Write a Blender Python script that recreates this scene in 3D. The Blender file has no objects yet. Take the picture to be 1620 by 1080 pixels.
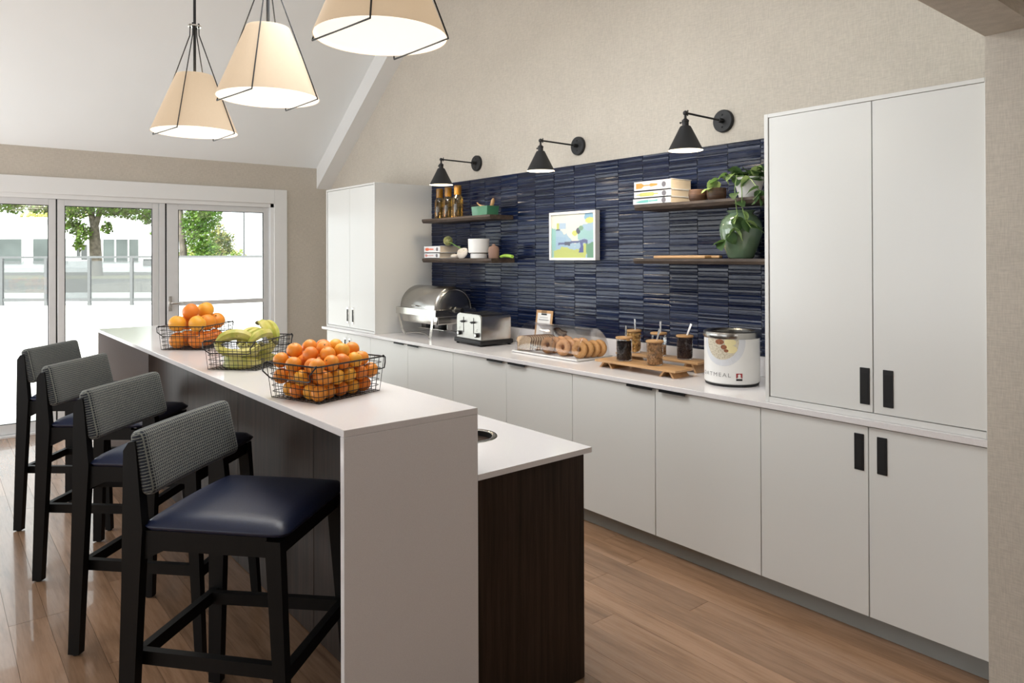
import bpy, bmesh, math, random
from mathutils import Vector, Matrix, noise
random.seed(7)
S = bpy.context.scene
COL = S.collection
PI = math.pi
rad = math.radians

# ------------------------------------------------------------------ camera
cam = bpy.data.cameras.new('camera')
camo = bpy.data.objects.new('camera', cam)
COL.objects.link(camo)
S.camera = camo
YAW, PIT, ROL = rad(50.66), rad(.224), rad(-.218)
fw = Vector((-math.sin(YAW), math.cos(YAW), 0)); rt = Vector((math.cos(YAW), math.sin(YAW), 0)); up = Vector((0, 0, 1))
f2 = fw*math.cos(PIT)+up*math.sin(PIT); u2 = -fw*math.sin(PIT)+up*math.cos(PIT)
r3 = rt*math.cos(ROL)+u2*math.sin(ROL); u3 = -rt*math.sin(ROL)+u2*math.cos(ROL)
M = Matrix((r3, u3, -f2)).transposed().to_4x4()
M.translation = Vector((0, 0, 1.60))
camo.matrix_world = M
cam.sensor_width = 36
cam.lens = 1133.2/1620*36
cam.shift_y = -140.4/1620
cam.clip_end = 600

# ------------------------------------------------------------------ world, sun, added lamps, exposure
W = bpy.data.worlds.new('world'); S.world = W; W.use_nodes = True
bg = W.node_tree.nodes['Background']
bg.inputs[0].default_value = (.93, .97, 1, 1); bg.inputs[1].default_value = 2.3
sd = bpy.data.lights.new('sun', 'SUN'); sd.energy = 6.0; sd.angle = rad(.6); sd.color = (1, .97, .9)
so = bpy.data.objects.new('sun', sd); COL.objects.link(so)
so.rotation_euler = Vector((.30, -.70, .9)).to_track_quat('Z', 'Y').to_euler()
def area(name, loc, to, sx, sy, e, col):
    d = bpy.data.lights.new(name, 'AREA'); d.shape = 'RECTANGLE'; d.size = sx; d.size_y = sy; d.energy = e; d.color = col
    o = bpy.data.objects.new(name, d); COL.objects.link(o); o.location = loc
    o.rotation_euler = (Vector(loc)-Vector(to)).to_track_quat('Z', 'Y').to_euler()
    return o
# added lamps out of view, boosting daylight from the doors and invented front windows
area('daylight_glazed_doors', (-7.45, -.95, 1.25), (-3.0, 1.8, 3.6), 1.9, 2.1, 50, (.90, .96, 1))
area('front_fill_left', (-6.15, -2.12, 1.5), (-5.6, 3.6, .9), 2.5, 1.9, 34, (.96, .98, 1))
area('front_fill_right', (-2.2, -2.12, 1.7), (-3.2, 3.6, 1.9), 2.4, 1.6, 4, (.98, .98, 1))
# unseen fill lamps added overhead: two in the gable, one over the hall
area('gable_fill_near', (-3.0, 1.6, 3.0), (-2.4, 2.4, 0), 1.4, .9, 35, (.95, .98, 1))
area('hall_fill', (1.4, .3, 2.42), (.3, 1.3, 0), .5, .5, 16, (.98, .98, 1))
area('gable_fill_far', (-4.6, 1.2, 3.6), (-4.4, 1.8, 0), 1.6, 1.2, 20, (.95, .98, 1))
S.view_settings.view_transform = 'Standard'
S.view_settings.look = 'None'
S.view_settings.gamma = 1
S.view_settings.use_curve_mapping = False
S.view_settings.exposure = 0.07

# ------------------------------------------------------------------ materials
def srgb(r, g, b):
    f = lambda c: (c/255/12.92) if c/255 <= .04045 else ((c/255+.055)/1.055)**2.4
    return (f(r), f(g), f(b), 1)
class NT:
    def __init__(s, name):
        s.m = bpy.data.materials.new(name); s.m.use_nodes = True
        s.t = s.m.node_tree; s.n = s.t.nodes; s.b = s.n['Principled BSDF']; s.out = s.n['Material Output']
    def add(s, typ, **k):
        n = s.n.new(typ)
        for a, v in k.items(): setattr(n, a, v)
        return n
    def link(s, a, b): s.t.links.new(a, b)
    def coord(s, scale=(1, 1, 1), kind='Object'):
        c = s.add('ShaderNodeTexCoord'); m = s.add('ShaderNodeMapping'); m.inputs['Scale'].default_value = scale
        s.link(c.outputs[kind], m.inputs[0]); return m.outputs[0]
    def noise(s, vec, scale=5, detail=3, rough=.5):
        n = s.add('ShaderNodeTexNoise'); n.inputs['Scale'].default_value = scale; n.inputs['Detail'].default_value = detail
        n.inputs['Roughness'].default_value = rough
        s.link(vec, n.inputs['Vector']); return n.outputs['Fac']
    def ramp(s, fac, stops):
        r = s.add('ShaderNodeValToRGB'); e = r.color_ramp.elements
        e[0].position, e[0].color = stops[0]; e[1].position, e[1].color = stops[-1]
        for p, c in stops[1:-1]:
            x = e.new(p); x.color = c
        s.link(fac, r.inputs[0]); return r.outputs[0]
    def bump(s, fac, strength=.2, dist=.01):
        b = s.add('ShaderNodeBump'); b.inputs['Strength'].default_value = strength; b.inputs['Distance'].default_value = dist
        s.link(fac, b.inputs['Height']); s.link(b.outputs[0], s.b.inputs['Normal']); return b
    def mix(s, fac, a, b, mode='MIX'):
        m = s.add('ShaderNodeMix', data_type='RGBA', blend_type=mode)
        for i, v in ((0, fac), (6, a), (7, b)):
            if hasattr(v, 'links') or hasattr(v, 'is_output'): s.link(v, m.inputs[i])
            else: m.inputs[i].default_value = v
        return m.outputs[2]
    def math(s, op, a, b=0):
        m = s.add('ShaderNodeMath', operation=op)
        for i, v in ((0, a), (1, b)):
            if hasattr(v, 'is_output'): s.link(v, m.inputs[i])
            else: m.inputs[i].default_value = v
        return m.outputs[0]
def plain(name, col, rough=.5, metal=0, var=.06, scale=12, bump=0, coat=0, spec=.5):
    """base colour with a little procedural variation"""
    t = NT(name); v = t.coord()
    n = t.noise(v, scale, 3)
    c2 = tuple(min(1, c*(1+var)) for c in col[:3])+(1,); c1 = tuple(c*(1-var) for c in col[:3])+(1,)
    t.link(t.ramp(n, [(.3, c1), (.7, c2)]), t.b.inputs['Base Color'])
    t.b.inputs['Roughness'].default_value = rough; t.b.inputs['Metallic'].default_value = metal
    t.b.inputs['Coat Weight'].default_value = coat; t.b.inputs['Specular IOR Level'].default_value = spec
    if bump: t.bump(n, bump, .004)
    return t.m
def linen(name, col, k=.10):
    t = NT(name)
    a = t.noise(t.coord((260, 260, 26)), 1, 2); b = t.noise(t.coord((26, 26, 260)), 1, 2); c = t.noise(t.coord(), 3, 2)
    s1 = t.math('ADD', t.math('ADD', a, b), t.math('MULTIPLY', c, .4))
    lo = tuple(x*(1-k) for x in col[:3])+(1,); hi = tuple(x*(1+k) for x in col[:3])+(1,)
    t.link(t.ramp(t.math('MULTIPLY', s1, .42), [(.38, lo), (.62, hi)]), t.b.inputs['Base Color'])
    t.b.inputs['Roughness'].default_value = .85; t.bump(s1, .12, .002); return t.m
def grain(name, stops, sc=(1.2, 14, 14), rough=.45, bump=.08, rnd=0, spec=.5, coat=0):
    """wood whose grain runs along the axis of smallest scale"""
    t = NT(name); v = t.coord(sc)
    if rnd:
        oi = t.add('ShaderNodeObjectInfo'); vm = t.add('ShaderNodeVectorMath', operation='ADD'); cb = t.add('ShaderNodeCombineXYZ')
        t.link(t.math('MULTIPLY', oi.outputs['Random'], 60), cb.inputs[0]); t.link(t.math('MULTIPLY', oi.outputs['Random'], 90), cb.inputs[1])
        t.link(v, vm.inputs[0]); t.link(cb.outputs[0], vm.inputs[1]); v = vm.outputs[0]
    a = t.noise(v, 1.6, 5, .6); b = t.noise(v, 7, 3, .6)
    f = t.math('ADD', t.math('MULTIPLY', a, .72), t.math('MULTIPLY', b, .28))
    c = t.ramp(f, stops)
    if rnd:
        g = t.math('ADD', t.math('MULTIPLY', oi.outputs['Random'], rnd), 1-rnd/2)
        cc = t.add('ShaderNodeCombineXYZ')
        for i in range(3): t.link(g, cc.inputs[i])
        c = t.mix(1, c, cc.outputs[0], 'MULTIPLY')
    t.link(c, t.b.inputs['Base Color']); t.b.inputs['Roughness'].default_value = rough
    t.b.inputs['Specular IOR Level'].default_value = spec; t.b.inputs['Coat Weight'].default_value = coat
    t.bump(f, bump, .003); return t.m
def clear(name, tint=(1, 1, 1, 1), gloss=.06, rough=.02, dens=0, fk=.8):
    t = NT(name); t.n.remove(t.b)
    tr = t.add('ShaderNodeBsdfTransparent'); tr.inputs[0].default_value = tint
    gl = t.add('ShaderNodeBsdfGlossy'); gl.inputs[0].default_value = (1, 1, 1, 1); gl.inputs[1].default_value = rough
    fr = t.add('ShaderNodeFresnel'); fr.inputs[0].default_value = 1.45
    mx = t.add('ShaderNodeMixShader')
    f = t.math('ADD', t.math('MULTIPLY', fr.outputs[0], fk), gloss)
    t.link(f, mx.inputs[0]); t.link(tr.outputs[0], mx.inputs[1]); t.link(gl.outputs[0], mx.inputs[2])
    last = mx.outputs[0]
    if dens:
        df = t.add('ShaderNodeBsdfDiffuse'); df.inputs[0].default_value = (.8, .8, .8, 1)
        m2 = t.add('ShaderNodeMixShader'); m2.inputs[0].default_value = dens
        t.link(last, m2.inputs[1]); t.link(df.outputs[0], m2.inputs[2]); last = m2.outputs[0]
    t.link(last, t.out.inputs[0]); return t.m
def glow(name, col, e, base=None, trans=0):
    t = NT(name); n = t.noise(t.coord(), 90, 2)
    b = base or col
    t.link(t.ramp(n, [(.2, tuple(x*.95 for x in b[:3])+(1,)), (.8, b)]), t.b.inputs['Base Color'])
    t.b.inputs['Roughness'].default_value = .8
    t.b.inputs['Emission Color'].default_value = col; t.b.inputs['Emission Strength'].default_value = e
    if trans:
        tl = t.add('ShaderNodeBsdfTranslucent'); tl.inputs[0].default_value = b
        mx = t.add('ShaderNodeMixShader'); mx.inputs[0].default_value = trans
        t.link(t.b.outputs[0], mx.inputs[1]); t.link(tl.outputs[0], mx.inputs[2]); t.link(mx.outputs[0], t.out.inputs[0])
    return t.m
def speckled(name, base, spots, scale=60, rough=.6, bump=.5):
    t = NT(name); v = t.add('ShaderNodeTexVoronoi'); v.inputs['Scale'].default_value = scale
    t.link(t.coord(), v.inputs['Vector'])
    t.link(t.ramp(v.outputs['Distance'], [(.1, spots), (.6, base)]), t.b.inputs['Base Color'])
    t.b.inputs['Roughness'].default_value = rough; t.bump(v.outputs['Distance'], bump, .004); return t.m
def tweed_mat():
    t = NT('tweed_fabric'); c = t.add('ShaderNodeTexCoord'); sp = t.add('ShaderNodeSeparateXYZ'); t.link(c.outputs['Object'], sp.inputs[0])
    wob = t.noise(c.outputs['Object'], 40, 2)
    def st(o, per, ph=0):
        a = t.math('ADD', t.math('MULTIPLY', o, 2*PI/per), t.math('MULTIPLY', wob, .9))
        return t.math('SINE', t.math('ADD', a, ph))
    sx = st(sp.outputs[0], .0105); sz = st(sp.outputs[2], .0098, 1)
    fx = st(sp.outputs[0], .0042, 2); fz = st(sp.outputs[2], .0042)
    lt = t.math('ADD', t.math('MULTIPLY', t.math('MAXIMUM', sx, sz), .62), .12)
    lt = t.math('ADD', t.math('MULTIPLY', lt, 1.0), t.math('MULTIPLY', t.math('MULTIPLY', fx, fz), .18))
    fine = t.noise(c.outputs['Object'], 420, 1)
    lt = t.math('ADD', lt, t.math('MULTIPLY', t.math('SUBTRACT', fine, .5), .7))
    col = t.ramp(lt, [(.10, (.008, .011, .020, 1)), (.45, (.040, .052, .066, 1)), (.72, (.17, .18, .155, 1)), (.95, (.36, .35, .28, 1))])
    t.link(col, t.b.inputs['Base Color']); t.b.inputs['Roughness'].default_value = .95
    t.b.inputs['Sheen Weight'].default_value = .2; t.bump(lt, .5, .002); return t.m
MT = {}
MT['wallpaper'] = linen('linen_wallpaper', (.55, .50, .43, 1))
MT['white_paint'] = plain('white_paint', (.80, .80, .79, 1), .55, var=.015, scale=3)
MT['ceiling'] = plain('ceiling_paint', (.87, .89, .89, 1), .8, var=.012, scale=2)
MT['cabinet'] = plain('white_lacquer', (.74, .74, .715, 1), .22, var=.008, scale=2, spec=.45)
MT['cabinet_side'] = plain('white_lacquer_side', (.72, .715, .69, 1), .3, var=.01, scale=2, spec=.4)
MT['toe'] = plain('grey_toe_kick', (.36, .38, .37, 1), .35, var=.03)
MT['quartz'] = speckled('quartz', (.79, .765, .765, 1), (.73, .70, .70, 1), 420, .12, .0)
MT['walnut'] = grain('dark_walnut', [(.32, (.013, .0085, .006, 1)), (.5, (.030, .018, .012, 1)), (.62, (.045, .027, .019, 1)), (.75, (.018, .011, .008, 1))], (22, 22, .9), .45, .05, spec=.18)
MT['oak'] = grain('oak_floor', [(.30, (.16, .087, .047, 1)), (.45, (.27, .155, .088, 1)), (.58, (.34, .20, .12, 1)), (.72, (.22, .125, .07, 1))], (.9, 11, 11), .27, .06, rnd=.42, coat=.35)
MT['blackwood'] = grain('black_stained_wood', [(.3, (.0025, .0025, .0025, 1)), (.7, (.006, .0055, .005, 1))], (9, 9, 1), .5, .05, spec=.18)
MT['leather'] = plain('navy_leather', (.006, .011, .036, 1), .40, var=.15, scale=160, bump=.08)
MT['tweed'] = tweed_mat()
MT['black'] = plain('black_metal', (.012, .012, .013, 1), .45, .3)
MT['matt_black'] = plain('matt_black_paint', (.009, .009, .010, 1), .6)
MT['void'] = plain('dark_recess', (.004, .004, .004, 1), .7)
MT['steel'] = plain('brushed_steel', (.62, .60, .57, 1), .22, 1, scale=40)
MT['chrome'] = plain('polished_steel', (.62, .61, .58, 1), .20, 1, scale=30, var=.03)
MT['satin'] = plain('satin_steel', (.50, .49, .465, 1), .34, 1, scale=30, var=.04)
MT['pot_steel'] = plain('dark_steel', (.40, .39, .37, 1), .25, 1, scale=30, var=.04)
MT['alu'] = plain('painted_aluminium', (.68, .68, .68, 1), .4, .1, var=.02)
MT['glass'] = clear('window_glass', (.97, .99, .98, 1), .02)
MT['jar_glass'] = clear('jar_glass', (.98, .985, .98, 1), .01, fk=.6)
MT['acrylic'] = clear('clear_acrylic', (.985, .985, .99, 1), .0, .03, fk=.42)
MT['amber'] = clear('amber_glass', (.84, .66, .30, 1), .03, .05)
MT['amber_cap'] = plain('amber_cap', (.26, .12, .012, 1), .25)
MT['cork'] = plain('bamboo_lid', (.52, .30, .13, 1), .55, bump=.1)
MT['bamboo'] = grain('bamboo', [(.3, (.42, .23, .10, 1)), (.7, (.60, .36, .17, 1))], (1.5, 16, 16), .4)
MT['white_gloss'] = plain('white_glaze', (.80, .79, .77, 1), .35, var=.02)
MT['orange'] = speckled('orange_peel', (.83, .29, .025, 1), (.76, .24, .02, 1), 170, .42, .10)
MT['orange_deep'] = speckled('deep_orange_peel', (.80, .22, .02, 1), (.72, .19, .015, 1), 170, .42, .10)
MT['orange_pale'] = speckled('yellow_orange_peel', (.86, .39, .03, 1), (.80, .33, .03, 1), 170, .42, .10)
MT['navel'] = plain('fruit_navel', (.16, .12, .03, 1), .8)
# --- tiles: tone differs from tile to tile
def tile_mat():
    t = NT('navy_glazed_tile'); oi = t.add('ShaderNodeObjectInfo')
    ge = t.add('ShaderNodeNewGeometry'); sp = t.add('ShaderNodeSeparateXYZ'); t.link(ge.outputs['Position'], sp.inputs[0])
    mp = t.add('ShaderNodeMapping'); mp.inputs['Scale'].default_value = (2, 2, 30); t.link(ge.outputs['Position'], mp.inputs[0])
    n = t.noise(mp.outputs[0], 1.4, 3)
    cb = t.add('ShaderNodeCombineXYZ'); wn = t.add('ShaderNodeTexWhiteNoise')
    t.link(t.math('FLOOR', t.math('DIVIDE', t.math('ADD', sp.outputs[0], 2.2225), .2135)), cb.inputs[0]); t.link(t.math('FLOOR', t.math('DIVIDE', sp.outputs[2], .028)), cb.inputs[2])
    t.link(cb.outputs[0], wn.inputs[0])
    f = t.math('ADD', t.math('MULTIPLY', n, .8), t.math('MULTIPLY', wn.outputs['Value'], .22))
    t.link(t.ramp(f, [(.35, (.003, .006, .022, 1)), (.55, (.006, .012, .040, 1)), (.8, (.012, .022, .060, 1))]), t.b.inputs['Base Color'])
    t.b.inputs['Roughness'].default_value = .15; t.b.inputs['Specular IOR Level'].default_value = .34
    n2 = t.noise(t.coord((3, 3, 14)), 1.5, 2); t.bump(n2, .12, .004); return t.m
MT['tile'] = tile_mat()
MT['grout'] = plain('grey_grout', (.22, .235, .27, 1), .9)
def shelf_wood():
    return grain('dark_live_edge_wood', [(.3, (.020, .012, .008, 1)), (.5, (.050, .032, .022, 1)), (.68, (.11, .08, .06, 1))], (3, 24, 24), .6, .35)
MT['shelfwood'] = shelf_wood()

# ------------------------------------------------------------------ geometry helpers
class G:
    def __init__(s): s.bm = bmesh.new()
    def _merge(s, b, mat=None):
        me = bpy.data.meshes.new('tmp')
        if mat is not None: bmesh.ops.transform(b, matrix=mat, verts=b.verts)
        b.to_mesh(me); b.free(); s.bm.from_mesh(me); bpy.data.meshes.remove(me)
    def box(s, x0, x1, y0, y1, z0, z1, bev=0, seg=2, rot=None):
        b = bmesh.new(); bmesh.ops.create_cube(b, size=1)
        c = Vector(((x0+x1)/2, (y0+y1)/2, (z0+z1)/2))
        bmesh.ops.scale(b, vec=(abs(x1-x0), abs(y1-y0), abs(z1-z0)), verts=b.verts)
        if bev: bmesh.ops.bevel(b, geom=list(b.edges), offset=bev, segments=seg, profile=.5, affect='EDGES')
        m = Matrix.Translation(c)
        if rot is not None: m = m @ rot
        s._merge(b, m); return s
    def hexa(s, lo, hi):
        """solid from 4 bottom points and 4 top points, same order"""
        v = [s.bm.verts.new(p) for p in list(lo)+list(hi)]; n = len(lo)
        s.bm.faces.new(v[:n][::-1]); s.bm.faces.new(v[n:])
        for i in range(n): s.bm.faces.new((v[i], v[(i+1) % n], v[n+(i+1) % n], v[n+i]))
        return s
    def bar(s, a, b, w, h, w2=None, h2=None, upv=(0, 0, 1)):
        a, b = Vector(a), Vector(b); d = (b-a).normalized(); sd = d.cross(Vector(upv))
        if sd.length < 1e-4: sd = d.cross(Vector((0, 1, 0)))
        sd.normalize(); u = sd.cross(d).normalized(); w2 = w2 or w; h2 = h2 or h
        q = lambda p, ww, hh: [p-sd*ww/2-u*hh/2, p+sd*ww/2-u*hh/2, p+sd*ww/2+u*hh/2, p-sd*ww/2+u*hh/2]
        return s.hexa(q(a, w, h), q(b, w2, h2))
    def prism(s, poly, axis, a, b):
        def P(u, v, w): return {'x': (w, u, v), 'y': (u, w, v), 'z': (u, v, w)}[axis]
        return s.hexa([P(u, v, a) for u, v in poly], [P(u, v, b) for u, v in poly])
    def tube(s, pts, r, n=8, closed=False, cap=True, radii=None):
        pts = [Vector(p) for p in pts]; N = len(pts); rings = []; prev = None
        for i, p in enumerate(pts):
            if closed: t = pts[(i+1) % N]-pts[i-1]
            else: t = pts[min(i+1, N-1)]-pts[max(i-1, 0)]
            t.normalize()
            if prev is None:
                sd = t.cross(Vector((0, 0, 1)));
                if sd.length < 1e-3: sd = t.cross(Vector((0, 1, 0)))
            else: sd = prev-t*prev.dot(t)
            sd.normalize(); prev = sd; u = t.cross(sd); rr = radii[i] if radii else r
            rings.append([s.bm.verts.new(p+(sd*math.cos(2*PI*k/n)+u*math.sin(2*PI*k/n))*rr) for k in range(n)])
        for i in range(N if closed else N-1):
            A, B = rings[i], rings[(i+1) % N]
            for k in range(n): s.bm.faces.new((A[k], A[(k+1) % n], B[(k+1) % n], B[k]))
        if cap and not closed: s.bm.faces.new(rings[0][::-1]); s.bm.faces.new(rings[-1])
        return s
    def cyl(s, a, b, r, n=20, r2=None):
        return s.tube([a, b], r, n, radii=[r, r if r2 is None else r2])
    def lathe(s, prof, n=32, c=(0, 0, 0), axis='z', a0=0, a1=2*PI, flat=(1, 1)):
        full = abs(a1-a0-2*PI) < 1e-6; K = n if full else n+1; rings = []
        def P(r, h, t):
            x, y = r*math.cos(t)*flat[0], r*math.sin(t)*flat[1]
            q = {'z': (x, y, h), 'x': (h, x, y), 'y': (x, h, y)}[axis]
            return Vector(q)+Vector(c)
        for r, h in prof:
            if r < 1e-6: rings.append([s.bm.verts.new(P(0, h, 0))])
            else: rings.append([s.bm.verts.new(P(r, h, a0+(a1-a0)*k/n)) for k in range(K)])
        for A, B in zip(rings, rings[1:]):
            for k in range(n):
                k2 = (k+1) % K
                if len(A) == 1 and len(B) == 1: continue
                if len(A) == 1: f = (A[0], B[k2], B[k])
                elif len(B) == 1: f = (A[k], A[k2], B[0])
                else: f = (A[k], A[k2], B[k2], B[k])
                try: s.bm.faces.new(f)
                except ValueError: pass
        return s
    def ball(s, c, r, n=12, sc=(1, 1, 1)):
        b = bmesh.new(); bmesh.ops.create_uvsphere(b, u_segments=n*2, v_segments=n, radius=r)
        s._merge(b, Matrix.Translation(Vector(c)) @ Matrix.Diagonal((sc[0], sc[1], sc[2], 1))); return s
    def poly(s, pts):
        s.bm.faces.new([s.bm.verts.new(p) for p in pts]); return s
    def warp(s, fn):
        for v in s.bm.verts: v.co = Vector(fn(*v.co))
        return s
    def mesh(s, name, mats, smooth=40):
        bmesh.ops.recalc_face_normals(s.bm, faces=s.bm.faces)
        me = bpy.data.meshes.new(name); s.bm.to_mesh(me); s.bm.free()
        for m in (mats if isinstance(mats, (list, tuple)) else [mats]): me.materials.append(m)
        if smooth:
            me.polygons.foreach_set('use_smooth', [True]*len(me.polygons))
            me.set_sharp_from_angle(angle=rad(smooth))
        return me
    def obj(s, name, mat, parent=None, loc=None, smooth=40, **k):
        return ob(name, s.mesh(name, mat, smooth), parent, loc, **k)
def ob(name, data, parent=None, loc=None, rot=None, label=None, cat=None, group=None, kind=None):
    o = bpy.data.objects.new(name, data); COL.objects.link(o)
    if parent is not None: o.parent = parent
    if loc is not None: o.location = loc
    if rot is not None: o.rotation_euler = rot
    tag(o, label, cat, group, kind); return o
def tag(o, label=None, cat=None, group=None, kind=None):
    if label: o['label'] = label
    if cat: o['category'] = cat
    if group: o['group'] = group
    if kind: o['kind'] = kind
    return o
def thing(name, label, cat, loc=(0, 0, 0), rz=0, group=None):
    return ob(name, None, None, loc, (0, 0, rz), label, cat, group)
def structure(name, loc=(0, 0, 0)): return ob(name, None, None, loc, None, kind='structure')
def copy_tree(o, parent=None):
    c = o.copy(); COL.objects.link(c)
    if parent is not None: c.parent = parent
    for ch in KIDS.get(o, []): copy_tree(ch, c)
    return c
KIDS = {}
def kids(root):
    KIDS.clear()
    for o in S.objects:
        if o.parent is not None: KIDS.setdefault(o.parent, []).append(o)

# ================================================================== SETTING
XW, YB, XR = -7.773, 3.645, -.917           # window wall, back wall, near wall corner
SL = .715
ZE, XRG = 2.605, -4.345
zc = lambda x: ZE+SL*(min(x, 2*XRG-x)-XW)
# floor with planks
fl = G().box(XW-.1, 3.2, -4.6, 3.8, -.12, -.012).obj('floor', MT['oak'], kind='structure')
W0 = .14
pm = {}
def plank(x0, x1, y0):
    L = round(x1-x0, 2)
    if L not in pm:
        g = G(); g.box(0, L-.0015, 0, W0-.0012, -.012, 0); pm[L] = g.mesh('plank', MT['oak'], 0)
    ob('plank', pm[L], fl, (x0, y0, random.uniform(-.0004, 0)))
k = 0; y = 3.08-W0*34
while y < 3.12:
    x = XW-.02-random.choice((0, .3, .7, 1.0, 1.3, 1.6))
    while x < .75:
        x1 = x+random.choice((1.7, 1.9, 1.9, 2.1))
        a, b = max(x, XW-.02), min(x1, .78)
        if b-a > .05: plank(a, b, y)
        x = x1
    y += W0; k += 1
# back wall (gable) and others
g = G(); g.prism([(XW-.15, 0), (3.2, 0), (3.2, 2.7), (XR, 2.605), (XRG, zc(XRG)), (XW-.15, 2.5)], 'y', YB, YB+.12)
g.obj('wall_back', MT['wallpaper'], kind='structure')
# window wall with the wide door opening
OY0, OY1, OZ = -1.91, 2.976, 2.18
g = G(); g.box(XW-.16, XW, OY1, YB, 0, 2.605); g.box(XW-.16, XW, -2.4, OY0, 0, 2.605); g.box(XW-.16, XW, OY0, OY1, OZ, 2.605)
g.obj('wall_left', MT['wallpaper'], kind='structure')
# front wall (behind the camera, left) with two openings added for light, and the side wall
g = G(); ya, yb_ = -2.4, -2.25
for x0, x1, z0, z1 in ((XW, -7.35, 0, 2.6), (-4.65, -3.55, 0, 2.6), (-.85, 3.2, 0, 2.6), (-7.35, -4.65, 0, .45), (-7.35, -4.65, 2.45, 2.6), (-3.55, -.85, 0, .7), (-3.55, -.85, 2.45, 2.6)):
    g.box(x0, x1, ya, yb_, z0, z1)
g.prism([(XW, 2.6), (XR, 2.6), (XRG, zc(XRG))], 'y', ya, yb_)
g.obj('wall_front', MT['wallpaper'], kind='structure')
G().box(3.1, 3.2, -2.4, 3.7, 0, 2.6).obj('wall_right_end', MT['wallpaper'], kind='structure')
# near wall on the right
G().box(XR, 3.2, 2.97, YB, 0, 2.387).obj('wall_right', MT['wallpaper'], kind='structure')
# ceilings
g = G(); g.prism([(XW-.16, zc(XW-.16)), (XRG, zc(XRG)), (XRG, zc(XRG)+.1), (XW-.16, zc(XW-.16)+.1)], 'y', -2.4, YB+.1)
g.obj('ceiling', MT['ceiling'], kind='structure')
g = G(); g.prism([(XRG, zc(XRG)), (XR, 2.605), (XR, 2.705), (XRG, zc(XRG)+.1)], 'y', -2.4, YB+.1)
g.obj('ceiling', MT['ceiling'], kind='structure')
G().box(XR+.157, 3.2, -2.4, 2.97, 2.44, 2.7).obj('ceiling', MT['wallpaper'], kind='structure')
G().box(XR, XR+.157, -2.4, YB, 2.387, 2.72).obj('trim_1', MT['wallpaper'], kind='structure')
# sloping white beam along the back wall
g = G(); x0, x1 = XW, XRG
g.hexa([(x0, 3.477, 2.372), (x1, 3.477, 2.372+SL*(x1-x0)), (x1, YB, 2.372+SL*(x1-x0)), (x0, YB, 2.372)],
       [(x0, 3.477, zc(x0)+.01), (x1, 3.477, zc(x1)+.01), (x1, YB, zc(x1)+.01), (x0, YB, zc(x0)+.01)])
g.obj('trim_2', MT['white_paint'], kind='structure')
# door casing
g = G(); c0 = XW; g.box(c0, c0+.022, OY1, OY1+.143, 0, 2.336, .003, 1); g.box(c0, c0+.022, OY0-.143, OY0, 0, 2.336, .003, 1)
g.box(c0, c0+.022, OY0-.0, OY1+.0, 2.18, 2.336, .003, 1)
g.obj('trim_3', MT['white_paint'], kind='structure')
# frame lining (jambs and head) of the opening
g = G(); g.box(XW-.15, XW-.001, OY1-.035, OY1, 0, OZ); g.box(XW-.15, XW-.001, OY0, OY0+.035, 0, OZ); g.box(XW-.15, XW-.001, OY0, OY1, OZ-.04, OZ)
g.obj('trim_4', MT['white_paint'], kind='structure')
g = G(); g.box(XW-.13, XW+.03, OY0, OY1, -.004, .018, .003, 1)
g.obj('trim_5', MT['alu'], kind='structure')
G().box(XW, XW+.014, OY1+.143, YB, 0, .12, .002, 1).obj('baseboard_left', MT['white_paint'], kind='structure')
# glazed door leaves
def leaf(n, y0, y1, midrail=False):
    d = structure('door_%d' % n); xa, xb = XW-.075, XW-.03; st = .058
    zb, zt = .02, 2.139
    G().box(xa, xb, y0, y0+st+(.05 if midrail else 0), zb, zt, .003, 1).obj('stile', MT['alu'], d)
    G().box(xa, xb, y1-st, y1, zb, zt, .003, 1).obj('stile', MT['alu'], d)
    a, b = y0+st+(.05 if midrail else 0), y1-st
    G().box(xa, xb-.0005, a-.0003, b+.0003, 2.08, zt, .001, 1).obj('top_rail', MT['alu'], d)
    G().box(xa, xb-.0005, a-.0003, b+.0003, zb, .107, .001, 1).obj('bottom_rail', MT['alu'], d)
    gs = G(); t = .006
    for p in ((a, a+t, .107, 2.08), (b-t, b, .107, 2.08), (a, b, 2.08-t, 2.08), (a, b, .107, .107+t)): gs.box(xb-.012, xb-.002, *p)
    gs.obj('black_gasket', MT['void'], d)
    if midrail:
        G().box(xa, xb, a, b, 1.10, 1.143, .003, 1).obj('mid_rail', MT['alu'], d)
        G().box(xa+.02, xa+.026, a, b, 1.143, 2.08).obj('pane', MT['glass'], d)
        G().box(xa+.02, xa+.026, a, b, .107, 1.10).obj('pane', MT['glass'], d)
    else:
        G().box(xa+.02, xa+.026, a, b, .107, 2.08).obj('pane', MT['glass'], d)
    G().box(xa+.01, xb-.01, y0-.012, y0, zb, zt).obj('seal', MT['void'], d)
    return d
d1 = leaf(1, 1.89, 2.93, True)
g = G(); g.box(XW-.03, XW-.02, 1.905, 1.935, 1.05, 1.2, .002, 1); g.cyl((XW-.02, 1.92, 1.13), (XW+.03, 1.92, 1.13), .009, 12); g.box(XW+.022, XW+.038, 1.915, 2.03, 1.12, 1.14, .004, 2)
g.obj('door_handle', MT['steel'], d1)
leaf(2, .95, 1.813); leaf(3, .01, .938); leaf(4, -.93, -.002); leaf(5, -1.87, -.942)
md = structure('trim_6'); G().box(XW-.075, XW-.03, 1.818, 1.874, .02, 2.139, .002, 1).obj('mullion', MT['alu'], md)

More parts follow.
